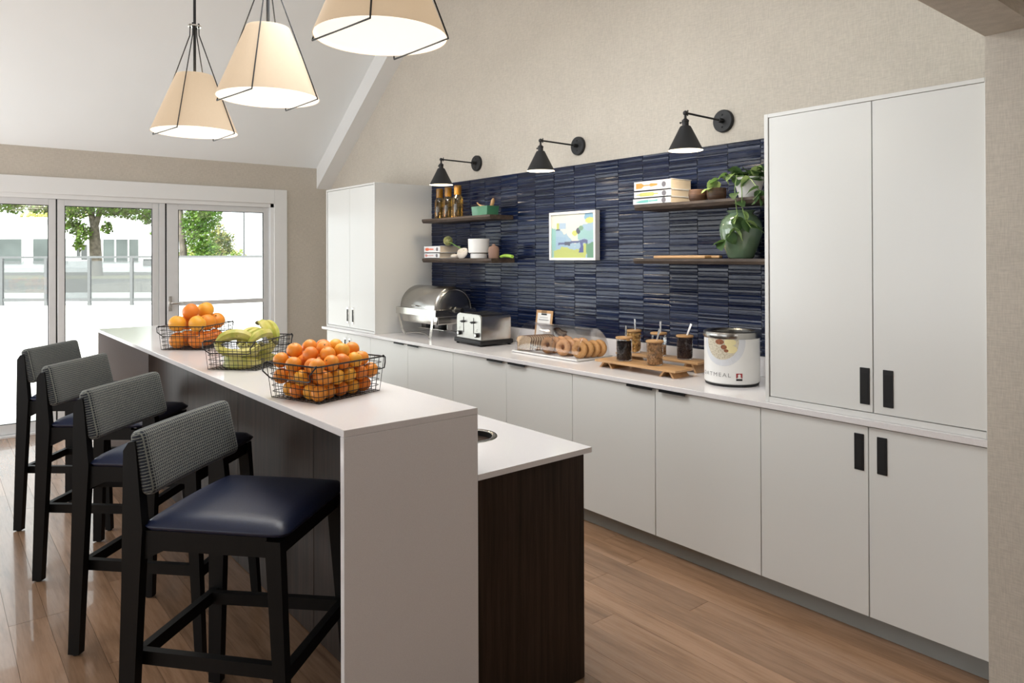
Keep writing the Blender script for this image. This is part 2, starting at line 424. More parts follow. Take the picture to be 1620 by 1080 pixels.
# ------------------------------------------------------------------ outdoors
MT['patio'] = plain('pale_patio', (.85, .84, .80, 1), .8, scale=2, var=.03)
MT['asphalt'] = plain('grey_asphalt', (.08, .08, .07, 1), .9, scale=1)
MT['verge'] = plain('dry_grass', (.22, .21, .12, 1), .95, scale=1, var=.2)
MT['kerb'] = plain('pale_pavement', (.62, .62, .60, 1), .9, scale=1)
MT['stucco'] = plain('white_stucco', (.86, .86, .84, 1), .85, scale=.5, var=.02)
MT['far_glass'] = plain('far_window', (.11, .13, .125, 1), .3, scale=.15, var=.4)
MT['far_dark'] = plain('far_window_dark', (.075, .08, .08, 1), .4, scale=.2, var=.2)
MT['rail_grey'] = plain('grey_railing', (.15, .155, .16, 1), .5)
MT['frost'] = clear('frosted_panel', (.50, .52, .53, 1), .02, .3, .07)
MT['clearpanel'] = clear('clear_panel', (.62, .64, .64, 1), .03, .02, .08)
MT['bark'] = plain('pale_bark', (.20, .17, .14, 1), .95, scale=4, var=.4, bump=.4)
def leafmat(name, a, b):
    t = NT(name); oi = t.noise(t.coord(), 1.3, 3)
    t.link(t.ramp(oi, [(.35, a), (.65, b)]), t.b.inputs['Base Color']); t.b.inputs['Roughness'].default_value = .6
    tl = t.add('ShaderNodeBsdfTranslucent'); tl.inputs[0].default_value = b
    mx = t.add('ShaderNodeMixShader'); mx.inputs[0].default_value = .35
    t.link(t.b.outputs[0], mx.inputs[1]); t.link(tl.outputs[0], mx.inputs[2]); t.link(mx.outputs[0], t.out.inputs[0]); return t.m
MT['leaf_a'] = leafmat('green_leaves', (.06, .14, .02, 1), (.22, .31, .05, 1))
MT['leaf_b'] = leafmat('bright_leaves', (.12, .27, .03, 1), (.27, .45, .08, 1))
MT['leaf_c'] = leafmat('dark_leaves', (.035, .07, .02, 1), (.15, .17, .07, 1))
MT['leaf_y'] = leafmat('yellow_leaves', (.40, .42, .10, 1), (.65, .60, .25, 1))
CY, CX = Vector((fw.x, fw.y, 0)), Vector((rt.x, rt.y, 0))
def ground(name, d0, d1, w, z, mat, o=0):
    a = [CY*d0-CX*w, CY*d0+CX*w, CY*d1+CX*w, CY*d1-CX*w]
    g = G(); g.hexa([(p.x, p.y, z-.1) for p in a], [(p.x, p.y, z) for p in a]); return g.obj(name, mat, kind='structure')
g = G(); lo = [(XW-.17, -25, 0), (XW-.17, 25, 0)]+[tuple(CY*24.6+CX*w)[:2]+(0,) for w in (26, -26)]
g.hexa([(x, y, -.14) for x, y, z in lo], [(x, y, -.03) for x, y, z in lo]); g.obj('patio', MT['patio'], kind='structure')
ground('pavement', 24.62, 33, 60, -.03, MT['kerb'])
ground('street', 33.02, 54, 90, -.04, MT['asphalt'])
ground('verge', 54.02, 64, 110, -.02, MT['verge'])
ground('street', 64.02, 78, 120, -.04, MT['asphalt'])
ground('pavement', 78.02, 108, 140, -.03, MT['kerb'])
def cp(px, d, z=0):  # world point at picture column px and distance d from the camera plane
    p = CY*d+CX*((px-810)/1133.2*d); return Vector((p.x, p.y, z))
# railing at the end of the patio
FD = 24.2
rl = thing('patio_railing', 'grey metal railing with clear panels at the far edge of the white patio', 'railing')
def on(px, z=0, d=FD): return cp(px, d, z)
posts = [-130, -63, 3, 73, 141.5, 208.5, 275]
for a in posts:
    G().bar(on(a, -.03), on(a, 1.58), .09, .09, upv=CX).obj('post', MT['rail_grey'], rl)
G().bar(on(-135, 1.60), on(420, 1.60), .10, .07).obj('top_rail', MT['rail_grey'], rl)
G().bar(on(-135, .16), on(276, .16), .05, .10).obj('bottom_rail', MT['rail_grey'], rl)
for a, b, m in ((3, 73, 'clearpanel'), (73, 141.5, 'frost'), (141.5, 208.5, 'clearpanel'), (208.5, 275, 'clearpanel'), (-63, 3, 'clearpanel'), (-130, -63, 'clearpanel')):
    G().bar(on(a+2, .84), on(b-2, .84), .015, 1.26).obj('panel', MT[m], rl)
G().bar(on(277, .78), on(420, .78), .06, 1.58).obj('panel', MT['stucco'], rl)
tag(G().cyl(cp(386, 26, -.03), cp(386, 26, 4), .035, 8).obj('lamp_post', MT['rail_grey']), 'thin grey pole standing behind the white patio panel', 'pole')
# far building
bd = thing('building', 'long white flat roofed building across the street', 'building')
D0 = 110
def slab(px0, px1, z0, z1, d0, d1, mat, name='wall', par=bd):
    a = [cp(px0, d0), cp(px1, d0), cp(px1, d0)+CY*(d1-d0), cp(px0, d0)+CY*(d1-d0)]
    g = G(); g.hexa([(p.x, p.y, z0) for p in a], [(p.x, p.y, z1) for p in a]); return g.obj(name, MT[mat], par)
slab(-160, 246, 0, 7.4, D0, D0+20, 'stucco')
slab(-160, 248, 7.4, 7.7, D0-.6, D0+20.5, 'stucco', 'parapet')
for a, b, z0, z1, m in ((-90, -30, .6, 4.4, 'far_glass'), (-14, 34, .6, 4.4, 'far_glass'), (52, 104, .6, 4.4, 'far_glass'), (121, 127, 1.7, 3.6, 'far_dark'), (128, 138, 1.2, 3.5, 'far_dark'), (152, 160, .6, 4.3, 'far_dark'), (163, 181, .8, 4.3, 'far_glass'), (183.5, 202, .8, 4.3, 'far_glass'), (204, 219, .8, 4.3, 'far_glass'), (226, 243, .2, 1.3, 'far_dark')):
    w = slab(a, b, z0, z1, D0-.15, D0+.1, m, 'window')
    slab(a-.8, a, z0, z1, D0-.25, D0-.02, 'stucco', 'window_frame', w); slab(b, b+.8, z0, z1, D0-.25, D0-.02, 'stucco', 'window_frame', w)
def tree(name, label, cat, base, trunk, r0, blobs, mats, n, ls, group=None):
    t = thing(name, label, cat, base, group=group)
    for k, (pts, ra, rb) in enumerate(trunk):
        G().tube(pts, ra, 9, radii=[ra+(rb-ra)*i/(len(pts)-1) for i in range(len(pts))]).obj('trunk' if k == 0 else 'branch', MT['bark'], t)
    for mi, mk in enumerate(mats):
        bm = bmesh.new()
        for (c, r) in blobs:
            c = Vector(c)
            for _ in range(int(n*r[0]*r[2]/len(mats))):
                v = Vector((random.gauss(0, 1), random.gauss(0, 1), random.gauss(0, 1))).normalized()*random.random()**.4
                p = c+Vector((v.x*r[0], v.y*r[1], v.z*r[2]))
                q = Vector((random.uniform(-1, 1), random.uniform(-1, 1), random.uniform(-1, 1))).normalized()
                w = q.orthogonal().normalized(); h = q.cross(w); s = ls*random.uniform(.6, 1.3)
                bm.faces.new([bm.verts.new(p+w*s), bm.verts.new(p+h*s*.6), bm.verts.new(p-w*s), bm.verts.new(p-h*s*.6)])
        me = bpy.data.meshes.new('foliage'); bm.to_mesh(me); bm.free(); me.materials.append(MT[mk])
        ob('foliage', me, t, kind='stuff')
    return t
def loc(base): return lambda px, d, z: tuple(cp(px, d, z)-base)
b1 = cp(150, 62, -.02); q = loc(b1)
tree('street_tree', 'spreading green tree with a pale forked trunk beyond the patio railing', 'tree', b1,
     [([q(153, 62, -.02), q(151, 62, 2.5), q(149, 62, 4.2)], .52, .40), ([q(149, 62, 4.1), q(145, 62, 5.3), q(144, 61.5, 7)], .30, .18), ([q(149.5, 62, 4.1), q(156, 62, 5.2), q(163, 62, 7)], .28, .16)], .4,
     [(q(120, 61, 5.6), (1.8, 1.6, .8)), (q(112, 61, 4.3), (.9, 1, .7)), (q(130, 61, 3.6), (.9, .8, .9)), (q(125, 61, 2.6), (.5, .5, .5)), (q(180, 62, 5.7), (2.2, 2, .7)), (q(215, 62, 5.5), (2.2, 2, .7)), (q(240, 62, 5.0), (1.1, 1, .7)),
      (q(170, 61, 4.1), (.5, .5, .6)), (q(160, 62, 7.5), (6.5, 4, 2)), (q(245, 61, 3.6), (.4, .4, .3)), (q(72, 61, 6.5), (2, 2, .9)), (q(60, 61, 5.7), (.7, .8, .4)), (q(18, 61, 5.8), (1.2, 1.2, .5)), (q(20, 61, 7.0), (4, 3, 1))], ['leaf_a', 'leaf_b', 'leaf_c'], 330, .17)
b2 = cp(60, 140, 0); q = loc(b2)
tree('far_tree', 'pale yellow green treetops showing above the white building', 'tree', b2, [([q(60, 140, 0), q(60, 140, 5)], .4, .3)], .3,
     [(q(70, 140, 8.6), (6, 4, 3.2)), (q(110, 140, 8.8), (5, 4, 3)), (q(20, 140, 7.8), (6, 4, 1.6)), (q(-30, 140, 8.2), (5, 4, 2))], ['leaf_y'], 26, .5)
b3 = cp(288, 40, -.02); q = loc(b3)
tree('leafy_tree', 'bright green leafy tree with a leaning trunk behind the glazed door', 'tree', b3,
     [([q(291, 40, -.02), q(290, 40, 2.0), q(287, 40, 3.2), q(283, 40, 5.4)], .22, .14)], .2,
     [(q(312, 40, 3.6), (1.0, .8, 1.1)), (q(330, 40, 3.9), (.9, .7, .9)), (q(318, 40, 2.5), (.95, .8, .8)), (q(300, 40, 3.3), (.45, .5, .9)), (q(325, 40, 2.0), (.9, .8, .5)), (q(305, 40, 5.4), (2.4, 1.5, 1.1))], ['leaf_b', 'leaf_a'], 950, .09)
b4 = cp(352, 46, -.02); q = loc(b4)
tree('round_tree', 'round darker green tree right of the bright leafy tree', 'tree', b4,
     [([q(345, 46, -.02), q(346, 46, 1.4)], .12, .1)], .2,
     [(q(346, 46, 2.4), (1.0, .9, .95)), (q(357, 46, 2.5), (.65, .7, .8)), (q(340, 46, 3.3), (.6, .7, .6))], ['leaf_c', 'leaf_a', 'leaf_y'], 800, .09)
b5 = cp(330, 60, -.02); q = loc(b5)
tree('hedge', 'low yellow green hedge under the trees behind the white panel', 'hedge', b5, [([q(330, 60, -.02), q(330, 60, 1)], .1, .1)], .2,
     [(q(x_, 60, 1.7), (1.1, .6, .65)) for x_ in range(292, 378, 14)], ['leaf_y', 'leaf_b'], 300, .12)

# ================================================================== BACK WALL CABINETRY
ZK, YC = .915, 3.007
YD = YC+.015
def flush_pull(par, xc, zc_, yf, frame='black', inner='void', w=.040, h=.152):
    f = G(); f.box(xc-w/2, xc+w/2, yf-.004, yf+.002, zc_-h/2, zc_+h/2, .0015, 1)
    p = f.obj('handle', MT[frame], par)
    G().box(xc-w/2+.007, xc+w/2-.007, yf-.0048, yf-.0036, zc_-h/2+.02, zc_+h/2-.02).obj('grip_recess', MT[inner], p)
def base_unit(label, xs, group=None):
    xm = (xs[0]+xs[-1])/2
    t = thing('base_cabinet', label, 'cabinet', (xm, YC, 0))
    L = lambda x: x-xm
    G().box(L(xs[0])+.001, L(xs[-1])-.001, .036, YB-YC-.004, .10, .889).obj('body', MT['cabinet_side'], t)
    ds = []
    for a, b in zip(xs, xs[1:]):
        d = G().box(L(a)+.0018, L(b)-.0018, .015, .035, .10, .884, .0012, 1).obj('door', MT['cabinet'], t); ds.append((d, L(a), L(b)))
    G().box(L(xs[0]), L(xs[-1]), .08, .10, 0, .0995).obj('toe_kick', MT['toe'], t)
    return t, ds
def edge_pull(par, a, b):
    g = G(); g.box(a, b, -.006, .02, .885, .8875); g.box(a, b, -.006, -.0035, .876, .8875); g.obj('pull', MT['black'], par)
t, ds = base_unit('white two-door base cabinet with recessed pulls under the left tall cabinet', [-6.53, -6.092, -5.651])
for (d, a, b), xc in zip(ds, (-6.135, -6.045)): flush_pull(d, xc-t.location.x, .77, .015, 'steel')
t, ds = base_unit('white two-door base cabinet under the chafing dish', [-5.651, -5.024, -4.383])
edge_pull(ds[0][0], ds[0][2]-.19, ds[0][2]-.03); edge_pull(ds[1][0], ds[1][1]+.03, ds[1][1]+.19)
t, ds = base_unit('white two-door base cabinet under the bread dome', [-4.383, -3.753, -3.118])
edge_pull(ds[0][0], ds[0][2]-.19, ds[0][2]-.02); edge_pull(ds[1][0], ds[1][1]+.04, ds[1][1]+.215)
t, ds = base_unit('white two-door base cabinet with black edge pulls under the oatmeal warmer', [-3.118, -2.484, -1.858])
edge_pull(ds[0][0], ds[0][2]-.185, ds[0][2]-.005); edge_pull(ds[1][0], ds[1][1]+.04, ds[1][1]+.21)
t, ds = base_unit('white two-door base cabinet with black recessed pulls at the right end', [-1.858, -1.363, -.919])
for (d, a, b), xc in zip(ds, (-1.401, -1.308)): flush_pull(d, xc-t.location.x, .775, .015, 'black')
# worktop and upstand
wt = thing('worktop', 'long white quartz worktop along the blue tiled wall', 'worktop', (-3.8, YC, .889))
w = wt
G().box(-6.617+3.8, 2.881, 0, YB-YC-.002, 0, .026, .002, 1).obj('slab', MT['quartz'], w)
o = G().box(-1.881, 1.881, -.008, .008, 0, .113, .0015, 1).obj('stone_upstand', MT['quartz'], None, (-3.723, YB-.011, ZK+.0005)); tag(o, 'low white quartz upstand between worktop and blue tiles', 'upstand')
def tall_unit(label, x0, x1, top, gap, y0, hx, frame, dz0, dz1, dx0, dx1):
    xm = (x0+x1)/2; L = lambda x: x-xm
    t = thing('tall_cabinet', label, 'cabinet', (xm, y0, ZK+.0005))
    D = YB-y0-.003; H = top-ZK
    G().box(L(x0), L(x0)+.019, 0, D, 0, H, .001, 1).obj('side_panel', MT['cabinet_side'], t)
    G().box(L(x1)-.019, L(x1), 0, D, 0, H, .001, 1).obj('side_panel', MT['cabinet_side'], t)
    G().box(L(x0)+.019, L(x1)-.019, 0, D, H-.017, H, .001, 1).obj('top_panel', MT['cabinet_side'], t)
    G().box(L(x0)+.019, L(x1)-.019, 0, D, 0, dz0-ZK-.003, .001, 1).obj('plinth', MT['cabinet_side'], t)
    G().box(L(x0)+.019, L(x1)-.019, .03, D, dz0-ZK-.003, H-.017).obj('body', MT['cabinet_side'], t)
    for a, b, xc in ((dx0, gap, hx[0]), (gap, dx1, hx[1])):
        d = G().box(L(a)+.0018, L(b)-.0018, .004, .024, dz0-ZK, dz1-ZK, .001, 1).obj('door', MT['cabinet'], t)
        flush_pull(d, L(xc), 1.05-ZK, .004, frame)
    return t
tall_unit('tall white two-door cabinet with steel recessed pulls next to the window wall', -6.583, -5.606, 2.246, -6.092, YC+.036, (-6.135, -6.03), 'steel', .938, 2.226, -6.558, -5.63)
tall_unit('tall white two-door cabinet with black recessed pulls right of the tiles', -1.838, -.919, 2.252, -1.348, YC+.024, (-1.382, -1.288), 'black', .943, 2.234, -1.817, -.922)
# tiles: glazed strips stacked in columns, uneven heights and faces
tb = thing('tiled_backsplash', 'glossy navy blue wall of thin stacked tile strips', 'tiles', (-5.604, YB-.0005, 1.029))
G().box(0, 3.764, -.008, 0, 0, 1.222).obj('grout', MT['grout'], tb)
TW = .2135; tiles = []; shapes = []
for i in range(10):                      # ten face profiles of unit width and height: tilted, ridged or bowed
    n = random.choice((1, 2, 2, 3)); hs = [0]+sorted(random.uniform(.15, .85) for _ in range(n-1))+[1]
    prof = [(h, random.uniform(.003, .009)) for h in hs]
    g = G(); poly = [(0, -.0)]+[(-d, h) for h, d in prof]+[(0, 1)]
    d0 = random.uniform(.0045, .0075); dm = d0+random.uniform(-.0012, .0016); d1 = dm+random.uniform(-.0010, .0014); tp = random.uniform(.76, .86)
    poly = [(0, 0), (-d0*.6, 0), (-d0, .07), (-dm, random.uniform(.35, .6)), (-d1, tp), (-d1*.42, 1), (0, 1)]
    g.prism(poly, 'x', 0, 1)
    shapes.append(g.mesh('tile', MT['tile'], 0))
edges = [-2.223-TW*k for k in range(-2, 18)][::-1]
for a, b in zip(edges, edges[1:]):
    a, b = max(a, -5.603), min(b, -1.842)
    if b-a < .02: continue
    z = 0
    while z < 1.222-.012:
        h = random.choice((.020, .024, .028, .032, .038))
        if 1.222-(z+h) < .02: h = 1.222-z
        tiles.append((a+.0021, b-a-.0042, z+.0009, h-.0018)); z += h
vis = lambda q: not (.90 < q[2] < .0) 
random.shuffle(shapes)
tiles.sort(key=lambda q: -(q[1]*q[3])/((q[0]**2)+13))
for q in tiles[:296]:
    o = ob('tile', random.choice(shapes), tb, (q[0]+5.604, -.008, q[2])); o.scale = (q[1], random.uniform(.8, 1.2), q[3])
g = G()
for q in tiles[296:]:
    b = bmesh.new(); b.from_mesh(random.choice(shapes))
    g._merge(b, Matrix.Translation((q[0]+5.604, -.008, q[2])) @ Matrix.Diagonal((q[1], random.uniform(.8, 1.2), q[3], 1)))
rest = g.obj('tile_strips', MT['tile'], tb, smooth=0); rest['kind'] = 'stuff'

# ================================================================== ISLAND
BX0, BX1, BY0, BY1, BZ = -5.756, -1.921, .94, 1.425, 1.094
bar = thing('bar_counter', 'raised white quartz bar with a waterfall slab at the near end', 'counter', ((BX0+BX1)/2, (BY0+BY1)/2, 0))
hx, hy = (BX1-BX0)/2, (BY1-BY0)/2
G().box(-hx, hx, -hy, hy, BZ-.022, BZ, .0015, 1).obj('top_slab', MT['quartz'], bar)
G().box(hx-.023, hx, -hy, hy, 0, BZ-.0222, .0015, 1).obj('end_slab', MT['quartz'], bar)
G().box(-hx, -hx+.023, -hy, hy, 0, BZ-.0222, .0015, 1).obj('end_slab', MT['quartz'], bar)
for x in (-3.55, -2.98): G().cyl((x-bar.location.x, BY0+.05-bar.location.y, BZ-.0225), (x-bar.location.x, BY0+.05-bar.location.y, BZ-.034), .006, 8).obj('bolt', MT['black'], bar)
isl = thing('bar_panelling', 'dark walnut panelled front wall below the raised bar, behind the stools', 'panelling', (-3.84, 1.6, 0))
isc = thing('island_cabinet', 'dark walnut cabinet under the lower worktop of the island', 'cabinet', (-3.84, 1.6, 0))
L = lambda x: x+3.84
seams = [-5.732, -4.72, -3.80, -2.86, -1.946]
for a, b in zip(seams, seams[1:]):
    G().box(L(a)+.0015, L(b)-.0015, 1.262-1.6, 1.28-1.6, .002, BZ-.0225, .001, 1).obj('wood_panel', MT['walnut'], isl)
G().box(L(-5.732), L(-1.946), 1.281-1.6, 1.424-1.6, .004, BZ-.0225).obj('body', MT['walnut'], isl)
G().box(L(-5.75), L(-1.955), 1.4255-1.6, 1.915-1.6, .004, .8495).obj('body', MT['walnut'], isc)
G().box(L(-1.953), L(-1.934), 1.4255-1.6, 1.934-1.6, .002, .8495, .001, 1).obj('end_panel', MT['walnut'], isc)
iw = thing('island_worktop', 'lower white quartz top of the island with a round waste opening', 'worktop', (-3.84, 1.7, .85))
# slab with a round hole
bm = bmesh.new(); hc = (-2.36-(-3.84), 1.70-1.70); HR = .108; n = 40
x0, x1, y0, y1 = L(-5.77), L(-1.921), 1.4255-1.70, 1.964-1.70
def slabhole():
    g = G(); g.box(x0, hc[0]-.14, y0, y1, 0, .02); g.box(hc[0]+.14, x1, y0, y1, 0, .02)
    ring = [(hc[0]+HR*math.cos(2*PI*k/n), hc[1]+HR*math.sin(2*PI*k/n)) for k in range(n)]
    def sq(k):
        a = 2*PI*k/n; c, s_ = math.cos(a), math.sin(a)
        tx = .14/abs(c) if abs(c) > 1e-6 else 9e9; ty = ((y1-hc[1]) if s_ > 0 else (hc[1]-y0))/abs(s_) if abs(s_) > 1e-6 else 9e9
        m = min(tx, ty); return (hc[0]+m*c, hc[1]+m*s_)
    for k in range(n):
        a, b = ring[k], ring[(k+1) % n]; c, d = sq(k), sq((k+1) % n)
        for z in (0, .02): g.poly([(a[0], a[1], z), (c[0], c[1], z), (d[0], d[1], z), (b[0], b[1], z)])
        g.poly([(a[0], a[1], 0), (b[0], b[1], 0), (b[0], b[1], .02), (a[0], a[1], .02)])
    for cx_, sy in ((1, 1), (-1, 1), (1, -1), (-1, -1)):
        Y = y1 if sy > 0 else y0; X = hc[0]+cx_*.14
        ks = [sq(k) for k in range(n)]
        near = [p for p in ks if (abs(p[0]-X) < 1e-5 and (p[1]-hc[1])*sy > 0)]
        near2 = [p for p in ks if (abs(p[1]-Y) < 1e-5 and (p[0]-hc[0])*cx_ > 0)]
        if near and near2:
            p = max(near, key=lambda q: (q[1]-hc[1])*sy); q = max(near2, key=lambda r: (r[0]-hc[0])*cx_)
            for z in (0, .02): g.poly([(p[0], p[1], z), (X, Y, z), (q[0], q[1], z)])
    for Y in (y0, y1): g.poly([(hc[0]-.14, Y, 0), (hc[0]+.14, Y, 0), (hc[0]+.14, Y, .02), (hc[0]-.14, Y, .02)])
    return g
bm.free()
slabhole().obj('slab', MT['quartz'], iw, smooth=20)
G().lathe([(HR-.012, -.0), (HR-.010, .0205), (HR-.004, .0235), (HR+.010, .0225), (HR+.012, .0202)], 44, (hc[0], hc[1], 0)).obj('steel_ring', MT['chrome'], iw)
G().lathe([(HR-.0125, .018), (HR-.014, -.0), (HR-.016, -.20), (0, -.20)], 36, (hc[0], hc[1]+.10, .85)).obj('waste_chute', MT['matt_black'], isc)

# ================================================================== STOOLS
def make_stool(label):
    t = thing('bar_stool', label, 'stool', group='bar stools along the raised bar')
    bw = MT['blackwood']
    for s in (1, -1):
        # rear leg runs up as the back post
        g = G()
        P = [(-.293, -.247, 0), (-.283, -.222, .60), (-.283, -.214, .76), (-.282, -.238, 1.0)]
        w = .034
        for (a0, a1, za), (b0, b1, zb_) in zip(P, P[1:]):
            xo = lambda z: s*(.262-.018*z)
            q = lambda z, ya_, yb2: [(xo(z), ya_, z), (xo(z), yb2, z), (xo(z)-s*w, yb2, z), (xo(z)-s*w, ya_, z)]
            g.hexa(q(max(za, .006), a0, a1), q(zb_, b0, b1))
        g.hexa([(s*.244, -.282, 1.0), (s*.244, -.238, 1.0), (s*.210, -.238, 1.0), (s*.210, -.282, 1.0)],
               [(s*.244, -.264, 1.026), (s*.244, -.243, 1.03), (s*.210, -.243, 1.03), (s*.210, -.264, 1.026)])
        g.obj('leg', bw, t)
        G().cyl((s*.246, -.27, 0), (s*.246, -.27, .007), .012, 10).obj('foot_glide', MT['void'], t)
        g = G(); g.hexa([(s*.262, .243, .006), (s*.262, .275, .006), (s*.228, .275, .006), (s*.228, .243, .006)],
                        [(s*.240, .185, .745), (s*.240, .235, .745), (s*.202, .235, .745), (s*.202, .185, .745)]); g.obj('leg', bw, t)
        G().cyl((s*.245, .259, 0), (s*.245, .259, .007), .012, 10).obj('foot_glide', MT['void'], t)
        G().bar((s*.195, -.255, .345), (s*.212, .24, .345), .026, .042).obj('side_rail', bw, t)
        g = G(); g.prism([(-.225, .755), (.19, .755), (.19, .695), (-.15, .695), (-.225, .66)], 'x', s*.236, s*.212); g.obj('seat_rail', bw, t)
    G().bar((-.24, -.262, .345), (.24, -.262, .345), .026, .042).obj('footrest', bw, t)
    G().bar((-.24, .243, .345), (.24, .243, .345), .026, .042).obj('footrest', bw, t)
    G().box(-.205, .205, .20, .226, .695, .755).obj('seat_rail', bw, t)
    G().box(-.212, .212, -.235, -.21, .70, .755).obj('seat_rail', bw, t)
    # seat: padded, rounded in plan, crowned
    g = G(); N = 18; top = {}
    def sp(u, v, z):   # u,v in -1..1
        rr = .16
        x, y = u, v
        ex, ey = abs(u)-(1-rr), abs(v)-(1-rr)
        if ex > 0 and ey > 0:
            l = math.hypot(ex, ey); m = max(ex, ey); f = m/l
            x = math.copysign(1-rr+ex*f, u); y = math.copysign(1-rr+ey*f, v)
        return Vector((x*.245, .015+y*.24, z))
    rows = []
    for i in range(N+1):
        row = []
        for j in range(N+1):
            u, v = -1+2*i/N, -1+2*j/N; e = max(abs(u), abs(v))
            z = .793+.016*(1-u*u)*(1-.6*v*v)-(.022*max(0, e-.86)/.14 if e > .86 else 0)
            row.append(g.bm.verts.new(sp(u, v, z)))
        rows.append(row)
    for i in range(N):
        for j in range(N): g.bm.faces.new((rows[i][j], rows[i+1][j], rows[i+1][j+1], rows[i][j+1]))
    per = [(i, 0) for i in range(N)]+[(N, j) for j in range(N)]+[(i, N) for i in range(N, 0, -1)]+[(0, j) for j in range(N, 0, -1)]
    r0 = [rows[i][j] for i, j in per]
    r1 = [g.bm.verts.new(Vector((v.co.x*1.006, .015+(v.co.y-.015)*1.006, .768))) for v in r0]
    r2 = [g.bm.verts.new(Vector((v.co.x*.97, .015+(v.co.y-.015)*.97, .756))) for v in r0]
    for A, B in ((r0, r1), (r1, r2)):
        for k in range(len(A)): g.bm.faces.new((A[k], A[(k+1) % len(A)], B[(k+1) % len(A)], B[k]))
    g.bm.faces.new(r2)
    g.obj('seat', MT['leather'], t, smooth=70)
    # backrest: padded tweed slab, slightly curved and leaning back
    b = bmesh.new(); bmesh.ops.create_cube(b, size=1); bmesh.ops.scale(b, vec=(.50, .056, .205), verts=b.verts)
    bmesh.ops.bevel(b, geom=list(b.edges), offset=.024, segments=4, profile=.5, affect='EDGES')
    for x in [k*.05-.2 for k in range(9)]:
        bmesh.ops.bisect_plane(b, geom=list(b.verts)+list(b.edges)+list(b.faces), plane_co=(x, 0, 0), plane_no=(1, 0, 0))
    g = G(); g._merge(b)
    for v in g.bm.verts: v.co.y += .35*v.co.x**2-.008
    o = g.obj('backrest', MT['tweed'], t, (-.012, -.238, .957)); o.rotation_euler = (rad(13), 0, 0)
    return t
def place(o, x, y, a): o.location = (x, y, 0); o.rotation_euler = (0, 0, -rad(a))
s0 = make_stool('nearest black bar stool with navy leather seat, right beside the waterfall slab')
kids(s0)
st2 = copy_tree(s0); st3 = copy_tree(s0); st4 = copy_tree(s0)
place(s0, -2.434, .844, 48.5); place(st2, -3.338, .835, 45); place(st3, -4.242, .80, 41); place(st4, -5.107, .79, 39)
st2['label'] = 'second black bar stool with tweed back from the near end of the bar'
st3['label'] = 'third tweed-backed black bar stool from the near end, behind the second one'
st4['label'] = 'farthest tweed-backed black bar stool, closest to the glazed doors'

# ================================================================== PENDANTS
MT['shade'] = glow('linen_shade', (1, .72, .46, 1), .26, (.50, .42, .33, 1), .40)
MT['shade_in'] = glow('shade_lining', (1, .93, .80, 1), .7, (.85, .82, .74, 1))
MT['diffuser'] = glow('glowing_diffuser', (1, .94, .82, 1), .78, (.8, .78, .7, 1))
def pendant(label, x, y, z):
    R0, R1, H = .2225, .094, .315
    t = thing('pendant_lamp', label, 'lamp', (x, y, z), group='pendant lamps above the bar')
    G().lathe([(R0, 0), (R1, H)], 48).obj('lamp_shade', MT['shade'], t, smooth=60)
    G().lathe([(R0-.003, .001), (R1-.003, H-.002)], 48).obj('shade_lining', MT['shade_in'], t, smooth=60)
    G().lathe([(0, .012), (R0-.008, .012)], 48).obj('diffuser', MT['diffuser'], t)
    zt = zc(x)-z
    G().cyl((0, 0, H-.01), (0, 0, zt-.004), .0075, 12).obj('rod', MT['matt_black'], t)
    G().cyl((0, 0, zt-.035), (0, 0, zt-.003), .06, 24).obj('ceiling_canopy', MT['matt_black'], t)
    hz = .585
    G().lathe([(0, hz-.004), (.034, hz-.004), (.034, hz+.004), (0, hz+.004)], 20).obj('hub_disc', MT['steel'], t)
    ang = (-37, -128, 45, 139); e = R0+.006
    pts = [Vector((e*math.cos(rad(a)), e*math.sin(rad(a)), -.008)) for a in ang]
    tops = [Vector((.024*math.cos(rad(a)), .024*math.sin(rad(a)), hz)) for a in ang]
    mids = [Vector((.026*math.cos(rad(a)), .026*math.sin(rad(a)), hz-.05)) for a in ang]
    for a, b in ((0, 1), (2, 3)):
        G().tube([tops[a], mids[a], pts[a]-(pts[a]-mids[a]).normalized()*.008, pts[a]+Vector((0, 0, -.002)), pts[b]+Vector((0, 0, -.002)), pts[b]-(pts[b]-mids[b]).normalized()*.008, mids[b], tops[b]], .0030, 6).obj('wire_frame', MT['matt_black'], t)
    for p in tops: G().cyl(p-Vector((0, 0, .008)), p+Vector((0, 0, .014)), .005, 8).obj('hub_pin', MT['matt_black'], t)
    l = bpy.data.lights.new('bulb', 'POINT'); l.energy = 4.2; l.shadow_soft_size = .03; l.color = (1, .80, .56)
    ob('bulb', l, t, (0, 0, .17))
    l = bpy.data.lights.new('downlight', 'AREA'); l.shape = 'DISK'; l.size = .36; l.energy = 2.5; l.color = (1, .88, .72)
    ob('bulb', l, t, (0, 0, .010))
pendant('farthest of the three cream pendant lamps, with its hub disc in view', -4.155, 1.150, 2.283)
pendant('middle cream pendant lamp above the bar', -3.173, 1.191, 2.309)
pendant('nearest cream pendant lamp, its top cut off by the frame', -2.127, 1.18, 2.33)

